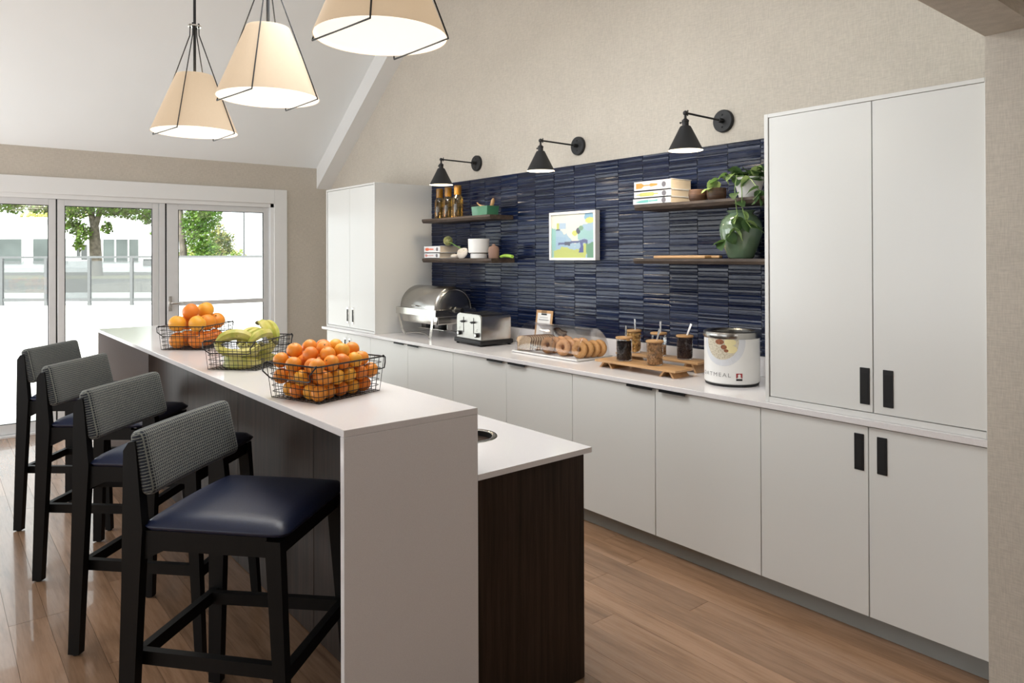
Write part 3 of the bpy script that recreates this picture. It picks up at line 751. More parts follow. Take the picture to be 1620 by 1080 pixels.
# ================================================================== SCONCES
MT['warm_in'] = glow('lit_cone_lining', (1, .88, .68, 1), .95, (.85, .82, .75, 1))
def sconce(label, x):
    t = thing('wall_sconce', label, 'lamp', (x, YB-.0005, 2.386), group='black cone sconces above the tiles')
    mb = MT['matt_black']
    G().lathe([(0, -.022), (.062, -.022), (.066, -.018), (.067, 0), (0, 0)], 36, axis='y').obj('wall_plate', mb, t)
    for s in (1, -1): G().ball((0, -.0225, s*.036), .006, 6, (1, .5, 1)).obj('screw', MT['void'], t)
    Y = -.37
    g = G(); g.cyl((0, -.015, 0), (0, -.06, .001), .014, 14); g.cyl((0, -.05, .001), (0, Y+.0, .004), .0058, 10); g.obj('arm', mb, t)
    g = G(); g.ball((0, Y, .003), .014, 8); g.cyl((0, Y+.02, .014), (0, Y+.02, -.010), .004, 8); g.ball((0, Y+.022, .016), .006, 6, (.6, .6, 1.3)); g.obj('joint', mb, t)
    g = G(); g.cyl((0, Y, 0), (0, Y, -.03), .007, 10); g.lathe([(.007, -.026), (.020, -.038), (.020, -.045), (.018, -.047), (.018, -.072), (.028, -.072)], 20, (0, Y, 0)); g.obj('socket', mb, t)
    g = G(); g.cyl((0, Y, -.045), (-.028, Y-.005, -.048), .003, 8); g.ball((-.03, Y-.005, -.048), .006, 6); g.obj('switch', mb, t)
    G().lathe([(.0, -.070), (.027, -.070), (.031, -.075), (.096, -.205), (.098, -.206)], 44, (0, Y, 0)).obj('lamp_shade', mb, t, smooth=50)
    G().lathe([(.026, -.078), (.0955, -.2055)], 44, (0, Y, 0)).obj('shade_lining', MT['warm_in'], t)
    G().ball((0, Y, -.15), .028, 8).obj('glass_bulb', MT['diffuser'], t)
    l = bpy.data.lights.new('bulb', 'AREA'); l.shape = 'DISK'; l.size = .13; l.energy = 3.0; l.color = (1, .84, .62)
    ob('bulb', l, t, (0, Y, -.19))
sconce('black cone wall lamp nearest the left tall cabinet, above the amber bottles', -4.907)
sconce('black cone wall lamp between the other two, left of the framed print', -3.681)
sconce('black cone wall lamp nearest the right tall cabinet, above the stacked cookbooks', -2.468)

# ================================================================== FRUIT BASKETS
def basket(label, x, y, a, la, lb, n1, n2):
    """la = short side, lb = long side; the long axis is local y; slightly wider at the top"""
    H = .128; t = thing('wire_basket', label, 'basket', (x, y, BZ+.0005), rad(a))
    ta, tb_ = la*1.045, lb*1.12
    def ring(z):
        f = z/H; A, Bv = (la+(ta-la)*f)/2, (lb+(tb_-lb)*f)/2; r = .018; P = []
        for cx_, cy_, s0_ in ((A-r, Bv-r, 0), (-A+r, Bv-r, 90), (-A+r, -Bv+r, 180), (A-r, -Bv+r, 270)):
            for k in range(4): P.append((cx_+r*math.cos(rad(s0_+30*k)), cy_+r*math.sin(rad(s0_+30*k)), z))
        return P
    G().tube(ring(H), .0029, 6, closed=True).obj('rim', MT['black'], t)
    g = G(); zs = [.0022+(H-.0022)*k/6 for k in range(6)]
    for z in zs: g.tube(ring(z), .0013, 4, closed=True)
    for i in range(n1+1):
        u = -la/2+la*i/n1; ut = u*ta/la
        g.tube([(ut, -tb_/2, H), (u, -lb/2, .002), (u, lb/2, .002), (ut, tb_/2, H)], .0013, 4)
    for i in range(n2+1):
        v = -lb/2+lb*i/n2; vt = v*tb_/lb
        g.tube([(-ta/2, vt, H), (-la/2, v, .002), (la/2, v, .002), (ta/2, vt, H)], .0013, 4)
    w_ = g.obj('wire_mesh', MT['black'], t); w_['kind'] = 'stuff'
    for s in (-1, 1):      # folding bail handles on the short sides
        Y = s*tb_/2; d = s*.016; w2 = ta/2
        G().tube([(-w2+.004, Y-d*.2, H+.004), (-w2-.003, Y+d*.6, H-.004), (-w2+.006, Y+d*1.3, H-.028), (-w2+.03, Y+d*.5, H-.052), (w2-.03, Y+d*.5, H-.052), (w2-.012, Y+d*.9, H-.046), (w2-.012, Y+d*1.2, H-.026), (w2+.0, Y+d*.4, H-.004), (w2-.002, Y-d*.2, H+.004)], .0026, 6).obj('handle', MT['black'], t)
        for sx in (-1, 1): G().ball((sx*(w2-.003), Y, H), .0052, 5).obj('handle_loop', MT['black'], t)
    return t
def fruit_mesh(mat, sc, dimple=.07):
    b = bmesh.new(); bmesh.ops.create_uvsphere(b, u_segments=24, v_segments=16, radius=1)
    for v in b.verts:
        k = max(0, abs(v.co.z)-.86)/.14; v.co *= 1-dimple*k*k
        v.co += v.normal*0; v.co *= 1+.018*noise.noise(v.co*1.7+Vector((sc*7, 1, 2))); v.co.z *= sc
    g = G(); g._merge(b); me = g.mesh('orange', mat, 180); return me
OM = [fruit_mesh(MT['orange'], .96), fruit_mesh(MT['orange_deep'], .93), fruit_mesh(MT['orange_pale'], .98)]
g = G(); g.lathe([(0, .03), (.07, .025), (.10, 0), (0, -.02)], 7); NV = g.mesh('navel', MT['navel'], 40)
def orange(bx, by, ba, bz, p, r, label, group, mi=None):
    c, s = math.cos(rad(ba)), math.sin(rad(ba))
    w_ = (bx+p[0]*c-p[1]*s, by+p[0]*s+p[1]*c, bz+p[2])
    o = ob('orange', OM[random.choice((0, 0, 1, 2)) if mi is None else mi], None, w_, (random.uniform(-1, 1), random.uniform(-1, 1), random.uniform(0, 6)), label, 'orange', group)
    o.scale = (r, r, r)
    ob('navel', NV, o, (0, 0, .93))
    return o
ORD = ['first', 'second', 'third', 'fourth', 'fifth', 'sixth', 'seventh', 'eighth', 'ninth', 'tenth', 'eleventh', 'twelfth']
def settle(P, r, la, lb, it=160):
    # push spheres apart inside the flaring basket, with a little gravity
    P = [Vector(p) for p in P]
    for k in range(it):
        for p in P: p.z -= .0006 if k < it-50 else 0
        for i in range(len(P)):
            for j in range(i):
                d = P[i]-P[j]; l = d.length
                if l < 2*r:
                    d = (d/l if l > 1e-6 else Vector((0, 0, 1)))*(2*r-l)/2; P[i] += d; P[j] -= d
        for p in P:
            f = min(1, p.z/.128); A_, B_ = la/2*(1+.045*f)-r-.0025, lb/2*(1+.12*f)-r-.0025
            if p.z < .128+r*.6: p.x = max(-A_, min(A_, p.x)); p.y = max(-B_, min(B_, p.y))
            p.z = max(p.z, r*.99)
    return P
# --- nearest basket: small oranges, three layers and a heap
A = (-2.470, 1.142, 17.9); basket('black wire basket heaped with small oranges, nearest the waterfall end', A[0], A[1], A[2], .246, .296, 11, 13)
Bz = BZ+.002; r = .0284
Q = []
for i in range(4):
    for j in range(5): Q.append(((-.088+.0587*i, -.117+.0585*j, .0275), 'small orange, bottom layer of near basket, %s row, %s from left' % (ORD[j], ORD[i])))
for i in range(4):
    for j in range(5): Q.append(((-.092+.0612*i, -.130+.0615*j+(.012 if i % 2 else 0), .0765+random.uniform(-.004, .004)), 'small orange, middle layer of near basket, %s row, %s from left' % (ORD[j], ORD[i])))
for i in range(4):
    for j in range(5): Q.append(((-.094+.0615*i+random.uniform(-.004, .004), -.130+.0625*j+(.010 if i % 2 == 0 else 0), .126+random.uniform(-.004, .004)+(.006 if i in (1, 2) else 0)), 'small orange, rim layer of near basket, %s row, %s from left' % (ORD[j], ORD[i])))
for x, y, z, w_ in [(-.062, -.085, .168, 'nearest left'), (-.002, -.080, .175, 'nearest middle'), (-.060, -.025, .175, 'left middle'), (.0, -.018, .184, 'centre'), (.058, -.040, .170, 'right middle'), (-.058, .040, .174, 'far left'), (.006, .045, .180, 'far middle'), (.062, .030, .172, 'far right'), (.015, .100, .170, 'farthest back')]:
    Q.append(((x, y, z), 'small orange in the heap above the near basket rim, %s' % w_))
for p, (q, lb_) in zip(settle([q[0] for q in Q], r, .246, .296), Q): orange(*A, Bz, p, r, lb_, 'oranges in the near basket')
# --- far basket: large oranges
A = (-4.235, 1.182, 45); basket('black wire basket of large oranges, farthest along the bar', A[0], A[1], A[2], .243, .295, 11, 13)
r = .0455; Q = []
for i in range(2):
    for j in range(3): Q.append(((-.056+.112*i, -.098+.098*j, .046), 'large orange at the bottom of the far basket, %s row, %s side' % (ORD[j], ('left', 'right')[i]), 1 if i else 0))
for i in range(2):
    for j in range(3): Q.append(((-.058+.116*i, -.100+.104*j, .137), 'large orange at rim height in the far basket, %s row, %s side' % (ORD[j], ('left', 'right')[i]), 2 if (i, j) in ((0, 0), (1, 0)) else 0))
Q.append(((-.012, -.046, .200), 'large deep orange on top of the far basket, left of the two', 1))
Q.append(((.020, .055, .200), 'large orange on top of the far basket, right of the two', 2))
for p, (q, lb_, m_) in zip(settle([q[0] for q in Q], r, .243, .295, 45), Q): orange(*A, Bz, p, r, lb_, 'oranges in the far basket', m_)
# --- banana basket
A = (-3.352, 1.170, 40); basket('black wire basket of bananas, between the two baskets of oranges', A[0], A[1], A[2], .235, .30, 11, 13)
def banana_mat():
    t = NT('banana_peel'); v = t.coord(); n = t.noise(v, 18, 4); n2 = t.noise(v, 60, 2)
    c = t.ramp(n, [(.3, (.30, .36, .06, 1)), (.5, (.52, .47, .10, 1)), (.75, (.64, .56, .24, 1))])
    c = t.mix(t.ramp(n2, [(.70, (0, 0, 0, 1)), (.78, (1, 1, 1, 1))]), c, (.16, .10, .04, 1))
    t.link(c, t.b.inputs['Base Color']); t.b.inputs['Roughness'].default_value = .45; return t.m
MT['banana'] = banana_mat()
MT['stem'] = plain('banana_stem', (.14, .12, .05, 1), .8, var=.3)
def bunch(label, p, ang, n, roll, R=.082, sweep=112, r=.019, fan=.019):
    t = thing('banana_bunch', label, 'bananas', group='banana bunches in the middle basket')
    c, s = math.cos(rad(A[2])), math.sin(rad(A[2]))
    t.location = (A[0]+p[0]*c-p[1]*s, A[1]+p[0]*s+p[1]*c, Bz+p[2]); t.rotation_euler = (roll[0], roll[1], rad(A[2]+ang))
    for k in range(n):
        off = (k-(n-1)/2); pts = []; rr = []
        for i in range(13):
            f = i/12; a = rad(90-sweep/2+sweep*f)
            conv = 1-.75*max(0, 1-f*2.2)
            pts.append((R*1.12*math.cos(a), off*fan*2*conv, R*math.sin(a)-R*.75))
            w_ = [.30, .34, .62, .88, .98, 1, 1, 1, .98, .92, .78, .48, .22][12-i]
            w_ = [.34, .36, .6, .88, .98, 1, 1, 1, .98, .92, .8, .5, .24][i]
            rr.append(r*w_)
        g = G(); g.tube(pts, r, 6, radii=rr); o = g.obj('banana', MT['banana'], t, smooth=32)
        G().ball(pts[-1], r*.26, 5).obj('tip', MT['stem'], o)
    G().ball((R*1.12*math.cos(rad(90-sweep/2))+.002, 0, R*math.sin(rad(90-sweep/2))-R*.75-.004), .014, 6, (.8, 1.5, .8)).obj('crown', MT['stem'], t)
    return t
bunch('bananas lying flat at the bottom of the banana basket, near end', (.0, -.080, .026), 0, 2, (rad(84), 0, 0), .095, 118, .021, .012)
bunch('bananas lying at the bottom of the banana basket, far end', (0, .07, .026), 8, 2, (rad(84), 0, 0), .095, 115, .021, .012)
bunch('bananas curving across the middle of the banana basket behind the near wires', (-.005, -.085, .082), 5, 3, (rad(160), 0, 0), .106, 114, .021, .019)
bunch('bananas curving across the far half of the banana basket', (.0, .065, .082), -10, 3, (rad(155), 0, 0), .104, 108, .021, .019)
bunch('left bunch on top of the banana basket, arching up with its tips down', (-.030, -.060, .124), 28, 3, (rad(-14), rad(4), 0), .088, 122, .022, .020)
bunch('middle bunch on top of the banana basket, arching up', (.030, .010, .132), 70, 3, (rad(4), rad(-4), 0), .080, 125, .021, .019)
bunch('greenish bunch on top at the far right of the banana basket, tips pointing up', (.030, .100, .150), 150, 2, (rad(10), rad(-34), 0), .088, 100, .021, .02)

# ================================================================== ON THE WORKTOP
ZT = ZK+.0006
# chafing dish
cd = thing('chafing_dish', 'stainless roll-top chafing dish on a curved stand in the left corner', 'chafing dish', (-5.19, 3.41, ZT))
ch, stl = MT['chrome'], MT['steel']
g = G()
for y0, y1 in ((-.215, -.211), (.186, .190)): g.box(-.315, .315, y0, y1, .185, .242, .001, 1)
for x0, x1 in ((-.315, -.311), (.311, .315)): g.box(x0, x1, -.215, .190, .185, .242, .001, 1)
g.obj('frame', ch, cd)
for sx in (-1, 1):
    for sy in (-1, 1):
        P = []; yb0 = -.213 if sy < 0 else .188
        for f in range(11):
            k = f/10; P.append((sx*(.265-.040*math.sin(k*PI*.5)*k) , yb0+(-sy)*(-.001+.028*k*k), .190-.183*k))
        g = G()
        prof = [(sx*(.27-.005-.065*(k/10)**1.7), yb0-sy*.018*(k/10)**2, .188-.183*k/10) for k in range(11)]
        for a, b in zip(prof, prof[1:]): g.bar(a, b, .004, .030, upv=(1, 0, 0))
        a = prof[-1]; g.tube([(a[0]-sx*.005, a[1], a[2]+.001), (a[0]-sx*.02, a[1], a[2]+.006), (a[0]-sx*.024, a[1], a[2]+.016), (a[0]-sx*.014, a[1], a[2]+.021)], .005, 6)
        g.obj('leg', ch, cd)
G().tube([(-.20, -.196, .012), (-.1, -.17, .030), (0, -.165, .034), (.1, -.17, .03), (.20, -.196, .012)], .003, 6).obj('stretcher', stl, cd)
G().tube([(-.20, .17, .012), (0, .145, .034), (.20, .17, .012)], .003, 6).obj('stretcher', stl, cd)
g = G(); g.box(-.285, .285, -.175, .155, .115, .20, .012, 2); g.obj('water_pan', stl, cd)
g = G(); g.box(-.30, .30, -.19, .172, .20, .236, .006, 1); g.obj('food_pan', stl, cd)
g = G(); g.box(-.20, .20, -.06, .06, .058, .062); g.bar((-.2, 0, .06), (-.2, 0, .118), .003, .05); g.bar((.2, 0, .06), (.2, 0, .118), .003, .05); g.obj('fuel_shelf', stl, cd)
for x in (-.10, .10):
    f = G().lathe([(0, .063), (.036, .063), (.038, .066), (.038, .10), (.034, .104), (0, .104)], 20, (x, 0, 0)).obj('fuel_cup', MT['black'], cd)
# the roll top: half drum along x with bulged ends
R = .190
g = G(); prof = []
xs = [(-.292, .0), (-.290, .09), (-.284, .16), (-.272, R-.006), (-.262, R), (.262, R), (.272, R-.006), (.284, .16), (.290, .09), (.292, .0)]
g.lathe([(r_, x) for x, r_ in xs], 28, (0, -.012, .238), 'x', 0, PI)
g.obj('roll_lid', MT['pot_steel'], cd, smooth=35)
g = G(); g.lathe([(R*.86, .2905), (R*.88, .2925), (R*.90, .2905)], 28, (0, -.012, .238), 'x', 0, PI); g.obj('lid_bead', stl, cd)
g = G(); g.tube([(-.03, -.20, .262), (-.03, -.226, .268), (.03, -.226, .268), (.03, -.20, .262)], .005, 8); g.obj('lid_handle', stl, cd)
g = G(); g.cyl((.315, -.012, .236), (.334, -.012, .236), .026, 20); g.obj('hinge_boss', ch, cd)
G().cyl((.334, -.012, .236), (.40, -.012, .236), .019, 16).obj('hinge_cap', MT['black'], cd)
# toaster
tz = thing('toaster', 'four-slot stainless toaster with black base beside the chafing dish', 'toaster', (-4.472, 3.375, ZT), rad(-4))
G().box(-.195, .195, -.155, .150, .010, .045, .010, 2).obj('base', MT['black'], tz)
for x in (-.17, .17):
    for y in (-.13, .125): G().cyl((x, y, 0), (x, y, .011), .012, 10).obj('foot', MT['void'], tz)
g = G(); b = [(-.178, .046), (.178, .046), (.178, .205), (.172, .222), (.158, .233), (.14, .236), (-.14, .236), (-.158, .233), (-.172, .222), (-.178, .205)]
g.prism(b, 'y', -.128, .135); g.obj('body', stl, tz, smooth=30)
g = G(); b2 = [(x*.975, .048+(z-.046)*.975) for x, z in b]; g.prism(b2, 'y', -.137, -.1285)
fc = g.obj('front_plate', MT['satin'], tz, smooth=30)
for x in (-.072, .072):
    G().box(x-.003, x+.003, -.1385, -.1368, .09, .21).obj('lever_slot', MT['void'], tz)
    g = G(); g.box(x-.024, x+.024, -.158, -.139, .170, .180, .003, 2); g.cyl((x, -.158, .175), (x, -.139, .175), .009, 10); g.obj('lever', MT['black'], tz)
    g = G(); g.cyl((x*1.75, -.139, .082), (x*1.75, -.158, .082), .0175, 20); g.obj('dial', MT['black'], tz)
    G().cyl((x*1.75, -.158, .082), (x*1.75, -.1595, .082), .012, 20).obj('dial_cap', MT['chrome'], tz)
    G().lathe([(.008, 0), (.010, -.001)], 12, (x*1.75, -.1372, .118), 'y', .4, 4.5).obj('heat_mark', MT['void'], tz)
for x in (-.12, -.045, .045, .12):
    G().box(x-.014, x+.014, -.10, .10, .2362, .2375).obj('slot', MT['void'], tz)
# clipboard sign
sg = thing('clipboard_sign', 'small wooden clipboard with a printed card behind the bread dome', 'sign', (-4.032, 3.585, ZT)); sg.rotation_euler = (rad(-8), 0, 0)
G().box(-.093, .093, 0, .006, 0, .272, .003, 2).obj('board', MT['bamboo'], sg)
G().box(-.072, .072, -.0016, -.0004, .02, .250).obj('card', MT['white_gloss'], sg)
g = G(); g.box(-.03, .03, -.006, 0, .236, .246, .002, 1)
for x in (-.024, -.012, 0, .012, .024): g.tube([(x, -.004, .24), (x, -.006, .262), (x, .002, .277), (x, .008, .262)], .0013, 5)
g.obj('clip', MT['black'], sg)
def line(par, x0, x1, z, h, y=-.0022, m='void'): G().box(x0, x1, y, y+.0006, z, z+h).obj('print', MT[m], par)
MT['ink'] = plain('grey_ink', (.25, .25, .25, 1), .8)
for x0, x1, z, h in ((-.045, .045, .216, .003), (-.056, .056, .196, .006), (-.04, .04, .168, .002), (-.048, .048, .160, .002), (-.04, .04, .152, .002), (-.044, .044, .12, .002), (-.04, .04, .112, .002)): line(sg, x0, x1, z, h, m='ink')
# bread dome
bdm = thing('bread_display', 'clear acrylic roll-top display on a white tray holding bread and bagels', 'bread display', (-3.615, 3.395, ZT))
g = G(); g.box(-.335, .330, -.165, .165, .002, .010, .003, 2); g.box(-.335, .330, -.165, -.155, .008, .014, .002, 1); g.box(-.335, .330, .155, .165, .008, .014, .002, 1); g.box(-.335, -.325, -.165, .165, .008, .014, .002, 1); g.box(.320, .330, -.165, .165, .008, .014, .002, 1)
g.obj('tray', MT['white_gloss'], bdm)
def dome(x0, x1, R, name, caps):
    g = G(); n = 26
    for s in (0, .0025):
        g.lathe([(R-s, x0), (R-s, x1)], n, (0, 0, .012), 'x', 0, PI, (1, 1.28))
    for x in caps: g.lathe([(R, x), (0.0001, x)], n, (0, 0, .012), 'x', 0, PI, (1, 1.28)); 
    o = g.obj(name, MT['acrylic'], bdm, smooth=30); return o
dome(-.315, .315, .150, 'fixed_cover', (-.315, .315))
dome(-.308, .055, .144, 'sliding_cover', (.055,))
g = G()
for x in (-.315, .315, .055):
    pts = [(x, .149*math.cos(PI*k/24), .012+.149*1.28*math.sin(PI*k/24)) for k in range(25)]; g.tube(pts, .0022, 5)
g.obj('cover_edge', MT['acrylic'], bdm)
G().box(-.13, -.07, -.158, -.147, .05, .058, .003, 2).obj('handle', MT['chrome'], bdm)
MT['crumb'] = speckled('bread_crumb', (.82, .62, .41, 1), (.62, .42, .24, 1), 140, .85, .4)
MT['crust'] = plain('bread_crust', (.22, .10, .045, 1), .7, var=.3, scale=30, bump=.2)
MT['bagel'] = speckled('bagel_crust', (.62, .33, .15, 1), (.50, .25, .11, 1), 50, .5, .1)
MT['bagel2'] = speckled('seeded_bagel_crust', (.50, .24, .075, 1), (.60, .37, .16, 1), 190, .6, .5)
def slice_mesh():
    g = G(); P = [(-.048, 0), (.048, 0), (.050, .06), (.056, .075), (.054, .092), (.040, .102), (.015, .106), (-.015, .106), (-.040, .102), (-.054, .092), (-.056, .075), (-.050, .06)]
    g.prism(P, 'y', 0, .0105); me = g.mesh('crust', MT['crust'], 30)
    g = G(); g.prism([(x*.94, .003+z*.945) for x, z in P], 'y', -.0006, .0111); return me, g.mesh('crumb', MT['crumb'], 30)
SM = slice_mesh()
for k in range(11):
    o = ob('bread_slice', SM[0], None, (-3.868+.004*k, 3.275+.0185*k, ZT+.0125), (rad(-7), 0, rad(33)), 'slice of brown bread in the display, %s from the front of the loaf' % ORD[k], 'bread', 'bread slices under the dome')
    ob('crumb', SM[1], o)
def bagel_mesh(m):
    g = G(); n, q = 26, 12; R_, r_ = .036, .0215
    vs = [[g.bm.verts.new(((R_+r_*math.cos(b_))*math.cos(a_), r_*.86*math.sin(b_), (R_+r_*math.cos(b_))*math.sin(a_))) for b_ in [2*PI*j/q for j in range(q)]] for a_ in [2*PI*i/n for i in range(n)]]
    for i in range(n):
        for j in range(q): g.bm.faces.new((vs[i][j], vs[(i+1) % n][j], vs[(i+1) % n][(j+1) % q], vs[i][(j+1) % q]))
    for v in g.bm.verts: v.co *= 1+.05*noise.noise(v.co*40)
    return g.mesh('bagel', m, 180)
BM = (bagel_mesh(MT['bagel']), bagel_mesh(MT['bagel2']))
for r_, (x, n, m, w_) in enumerate(((-3.640, 4, 0, 'first bagel row right of the bread'), (-3.490, 4, 0, 'second bagel row right of the bread'), (-3.335, 4, 1, 'seeded row at the right end'))):
    for k in range(n):
        ob('bagel', BM[m], None, (x+.012*k, 3.30+.048*k, ZT+.0125+.057), (rad(-7), 0, rad(14)), '%s bagel, %s from the front of the %s' % (('plain brown', 'golden seeded')[m], ORD[k], w_), 'bagel', 'bagels under the dome')
# risers and jars
def riser(label, x0, x1, y0, y1, h):
    t = thing('bamboo_riser', label, 'stand', ((x0+x1)/2, (y0+y1)/2, ZT)); a, b = (x1-x0)/2, (y1-y0)/2
    G().box(-a, a, -b, b, h-.013, h, .002, 2).obj('top_board', MT['bamboo'], t)
    for s in (-1, 1):
        xa = s*(a-.075)
        for d in (-1, 1):
            G().hexa([(xa+d*.047-.007, -b+.02, 0), (xa+d*.047+.007, -b+.02, 0), (xa+d*.047+.007, b-.02, 0), (xa+d*.047-.007, b-.02, 0)],
                     [(xa+d*.020-.007, -b+.02, h-.0135), (xa+d*.020+.007, -b+.02, h-.0135), (xa+d*.020+.007, b-.02, h-.0135), (xa+d*.020-.007, b-.02, h-.0135)]).obj('leg', MT['bamboo'], t)
    return t
riser('front bamboo riser holding two glass jars', -3.085, -2.475, 3.182, 3.358, .047)
riser('rear bamboo riser holding three glass jars, close to the upstand', -3.135, -2.505, 3.425, 3.575, .064)
MT['dark_fill'] = plain('dark_raisins', (.018, .010, .012, 1), .55, var=.5)
MT['nut_fill'] = plain('granola', (.50, .30, .15, 1), .7, var=.45, scale=60)
MT['almond_fill'] = plain('banana_chips', (.66, .42, .16, 1), .6, var=.35, scale=60)
MT['red_fill'] = plain('dried_berries', (.035, .014, .016, 1), .5, var=.4)
def crumbs(t, R_, h, s, n, mat):
    bm = bmesh.new()
    for _ in range(n):
        q = random.random(); a = random.uniform(0, 2*PI); rr = R_-s*.4 if q < .8 else R_*math.sqrt(random.random())*.95
        z = random.uniform(s*.4, h-s*.3) if q < .8 else h-s*.3
        b = bmesh.new(); bmesh.ops.create_icosphere(b, subdivisions=1, radius=s*random.uniform(.5, .8))
        m = Matrix.Translation((rr*math.cos(a), rr*math.sin(a), z)) @ Matrix.Rotation(random.uniform(0, 6), 4, Vector((random.random(), random.random(), .3)).normalized()) @ Matrix.Diagonal((1, .8, .45, 1))
        bmesh.ops.transform(b, matrix=m, verts=b.verts); me = bpy.data.meshes.new('t'); b.to_mesh(me); b.free(); bm.from_mesh(me); bpy.data.meshes.remove(me)
    g = G(); me = bpy.data.meshes.new('t'); bm.to_mesh(me); bm.free(); g.bm.from_mesh(me); bpy.data.meshes.remove(me)
    g.lathe([(0, .001), (R_-s*.7, .001), (R_-s*.7, h-s*.5), (0, h-s*.5)], 16)
    o = g.obj('contents', mat, t, (0, 0, .005), smooth=50); o['kind'] = 'stuff'
def jar(label, x, y, z, fill, fh, s, n, lean):
    t = thing('glass_jar', label, 'jar', (x, y, z+.0006)); R_, H = .047, .132
    G().lathe([(0, .0), (R_-.004, 0), (R_, .004), (R_, H)], 32).obj('glass', MT['jar_glass'], t, smooth=50)
    G().lathe([(0, H-.001), (R_+.002, H-.001), (R_+.0045, H+.002), (R_+.0045, H+.008), (R_+.001, H+.011), (0, H+.011)], 32).obj('lid', MT['cork'], t, smooth=40)
    crumbs(t, R_-.003, fh, s, n, MT[fill])
    g = G(); a = Vector((.015, .0, H+.008)); b = a+Vector((lean[0], lean[1], .072)); g.bar(a, b, .010, .0030, .014, .0030, upv=(0, 1, 0)); g.obj('spoon', MT['steel'], t)
jar('glass jar of dark raisins on the left of the front riser', -2.925, 3.272, ZT+.047, 'dark_fill', .110, .007, 700, (.003, -.002))
jar('glass jar of chopped nuts on the right of the front riser', -2.690, 3.272, ZT+.047, 'nut_fill', .122, .009, 520, (.022, .0))
jar('glass jar of banana chips on the left of the rear riser', -3.050, 3.500, ZT+.064, 'almond_fill', .120, .020, 190, (-.002, .0))
jar('nearly empty glass jar in the middle of the rear riser', -2.846, 3.500, ZT+.064, 'cork', .060, .010, 200, (.0, .0))
jar('glass jar of dried berries on the right of the rear riser', -2.650, 3.500, ZT+.064, 'red_fill', .124, .007, 700, (.030, .004))
# oatmeal warmer
ow = thing('oatmeal_warmer', 'white round soup warmer with a steel rim marked OATMEAL, by the right tall cabinet', 'food warmer', (-2.219, 3.335, ZT))
G().lathe([(0, .012), (.137, .012), (.1425, .018), (.1425, .248), (.138, .253), (.13, .253)], 64).obj('body', MT['white_gloss'], ow, smooth=40)
G().lathe([(.134, .243), (.145, .247), (.1475, .253), (.1475, .268), (.144, .279), (.136, .283), (.122, .281), (.114, .272), (.112, .15), (0, .145)], 64).obj('steel_pot', MT['pot_steel'], ow, smooth=40)
G().lathe([(.138, .002), (.140, .012), (0, .012), (0, .002), (.138, .002)], 48).obj('base_ring', MT['black'], ow)
for a in (250, 300, 350, 100, 180): G().cyl((.12*math.cos(rad(a)), .12*math.sin(rad(a)), 0), (.12*math.cos(rad(a)), .12*math.sin(rad(a)), .004), .010, 8).obj('foot', MT['black'], ow)
RW = .1431
def wrapped(me):  # bend a flat x/z layout round the drum; x = arc length from the middle
    for v in me.vertices:
        a = v.co.x/RW; rr = RW+v.co.y*-1
        v.co = Vector((rr*math.sin(a), -rr*math.cos(a), v.co.z))
    return me
def decal(name, fn, mat, n=40, dep=.0004):
    """filled disc/ellipse layout (x, z) -> thin printed patch"""
    g = G(); c = fn(None); ring = [fn(k/n) for k in range(n)]
    ks = 5; prev = None
    for j in range(ks+1):
        f = j/ks; cur = [g.bm.verts.new((c[0]+(p[0]-c[0])*f, -dep*0-dep, min(c[1]+(p[1]-c[1])*f, .2475))) for p in ring] if j else None
        if j == 1:
            v0 = g.bm.verts.new((c[0], -dep, c[1]))
            for k in range(n): g.bm.faces.new((v0, cur[k], cur[(k+1) % n]))
        elif j > 1:
            for k in range(n): g.bm.faces.new((prev[k], cur[k], cur[(k+1) % n], prev[(k+1) % n]))
        prev = cur
    for v in g.bm.verts: v.co.y = -dep
    me = g.mesh(name, mat, 0)
    for v in me.vertices:
        a = v.co.x/RW; rr = RW-v.co.y; v.co = Vector((rr*math.sin(a), -rr*math.cos(a), v.co.z))
    return ob(name, me, ow)
FA = math.atan2(2.219, -3.335+0)  # direction towards the camera is handled by turning the drum
ow.rotation_euler = (0, 0, rad(33.6))
MT['bowl_print'] = plain('printed_bowl', (.66, .67, .70, 1), .4, var=.02)
MT['oats_print'] = speckled('printed_oats', (.62, .56, .44, 1), (.40, .34, .24, 1), 110, .5, 0)
MT['banana_print'] = plain('printed_banana', (.80, .70, .38, 1), .4, var=.08)
MT['pecan_print'] = plain('printed_pecans', (.26, .09, .04, 1), .4, var=.4, scale=120)
MT['red_print'] = plain('red_print', (.30, .015, .02, 1), .4)
def ell(cx_, cz, rx, rz): return lambda t: (cx_, cz) if t is None else (cx_+rx*math.cos(2*PI*t), cz+rz*math.sin(2*PI*t))
decal('bowl_picture', ell(-.047, .236, .118, .128), MT['bowl_print'], dep=.0002)
decal('oats_picture', ell(-.052, .238, .088, .098), MT['oats_print'], dep=.0005)
for cx_, cz, rx, rz in ((-.008, .232, .030, .018), (-.002, .196, .030, .020), (-.018, .212, .018, .014)): decal('banana_picture', ell(cx_, cz, rx, rz), MT['banana_print'], 20, .0009+abs(cx_)*.01)
for cx_, cz, rx, rz in ((-.062, .232, .024, .014), (-.040, .206, .016, .012), (-.028, .188, .012, .008)): decal('pecan_picture', ell(cx_, cz, rx, rz), MT['pecan_print'], 14, .0013)
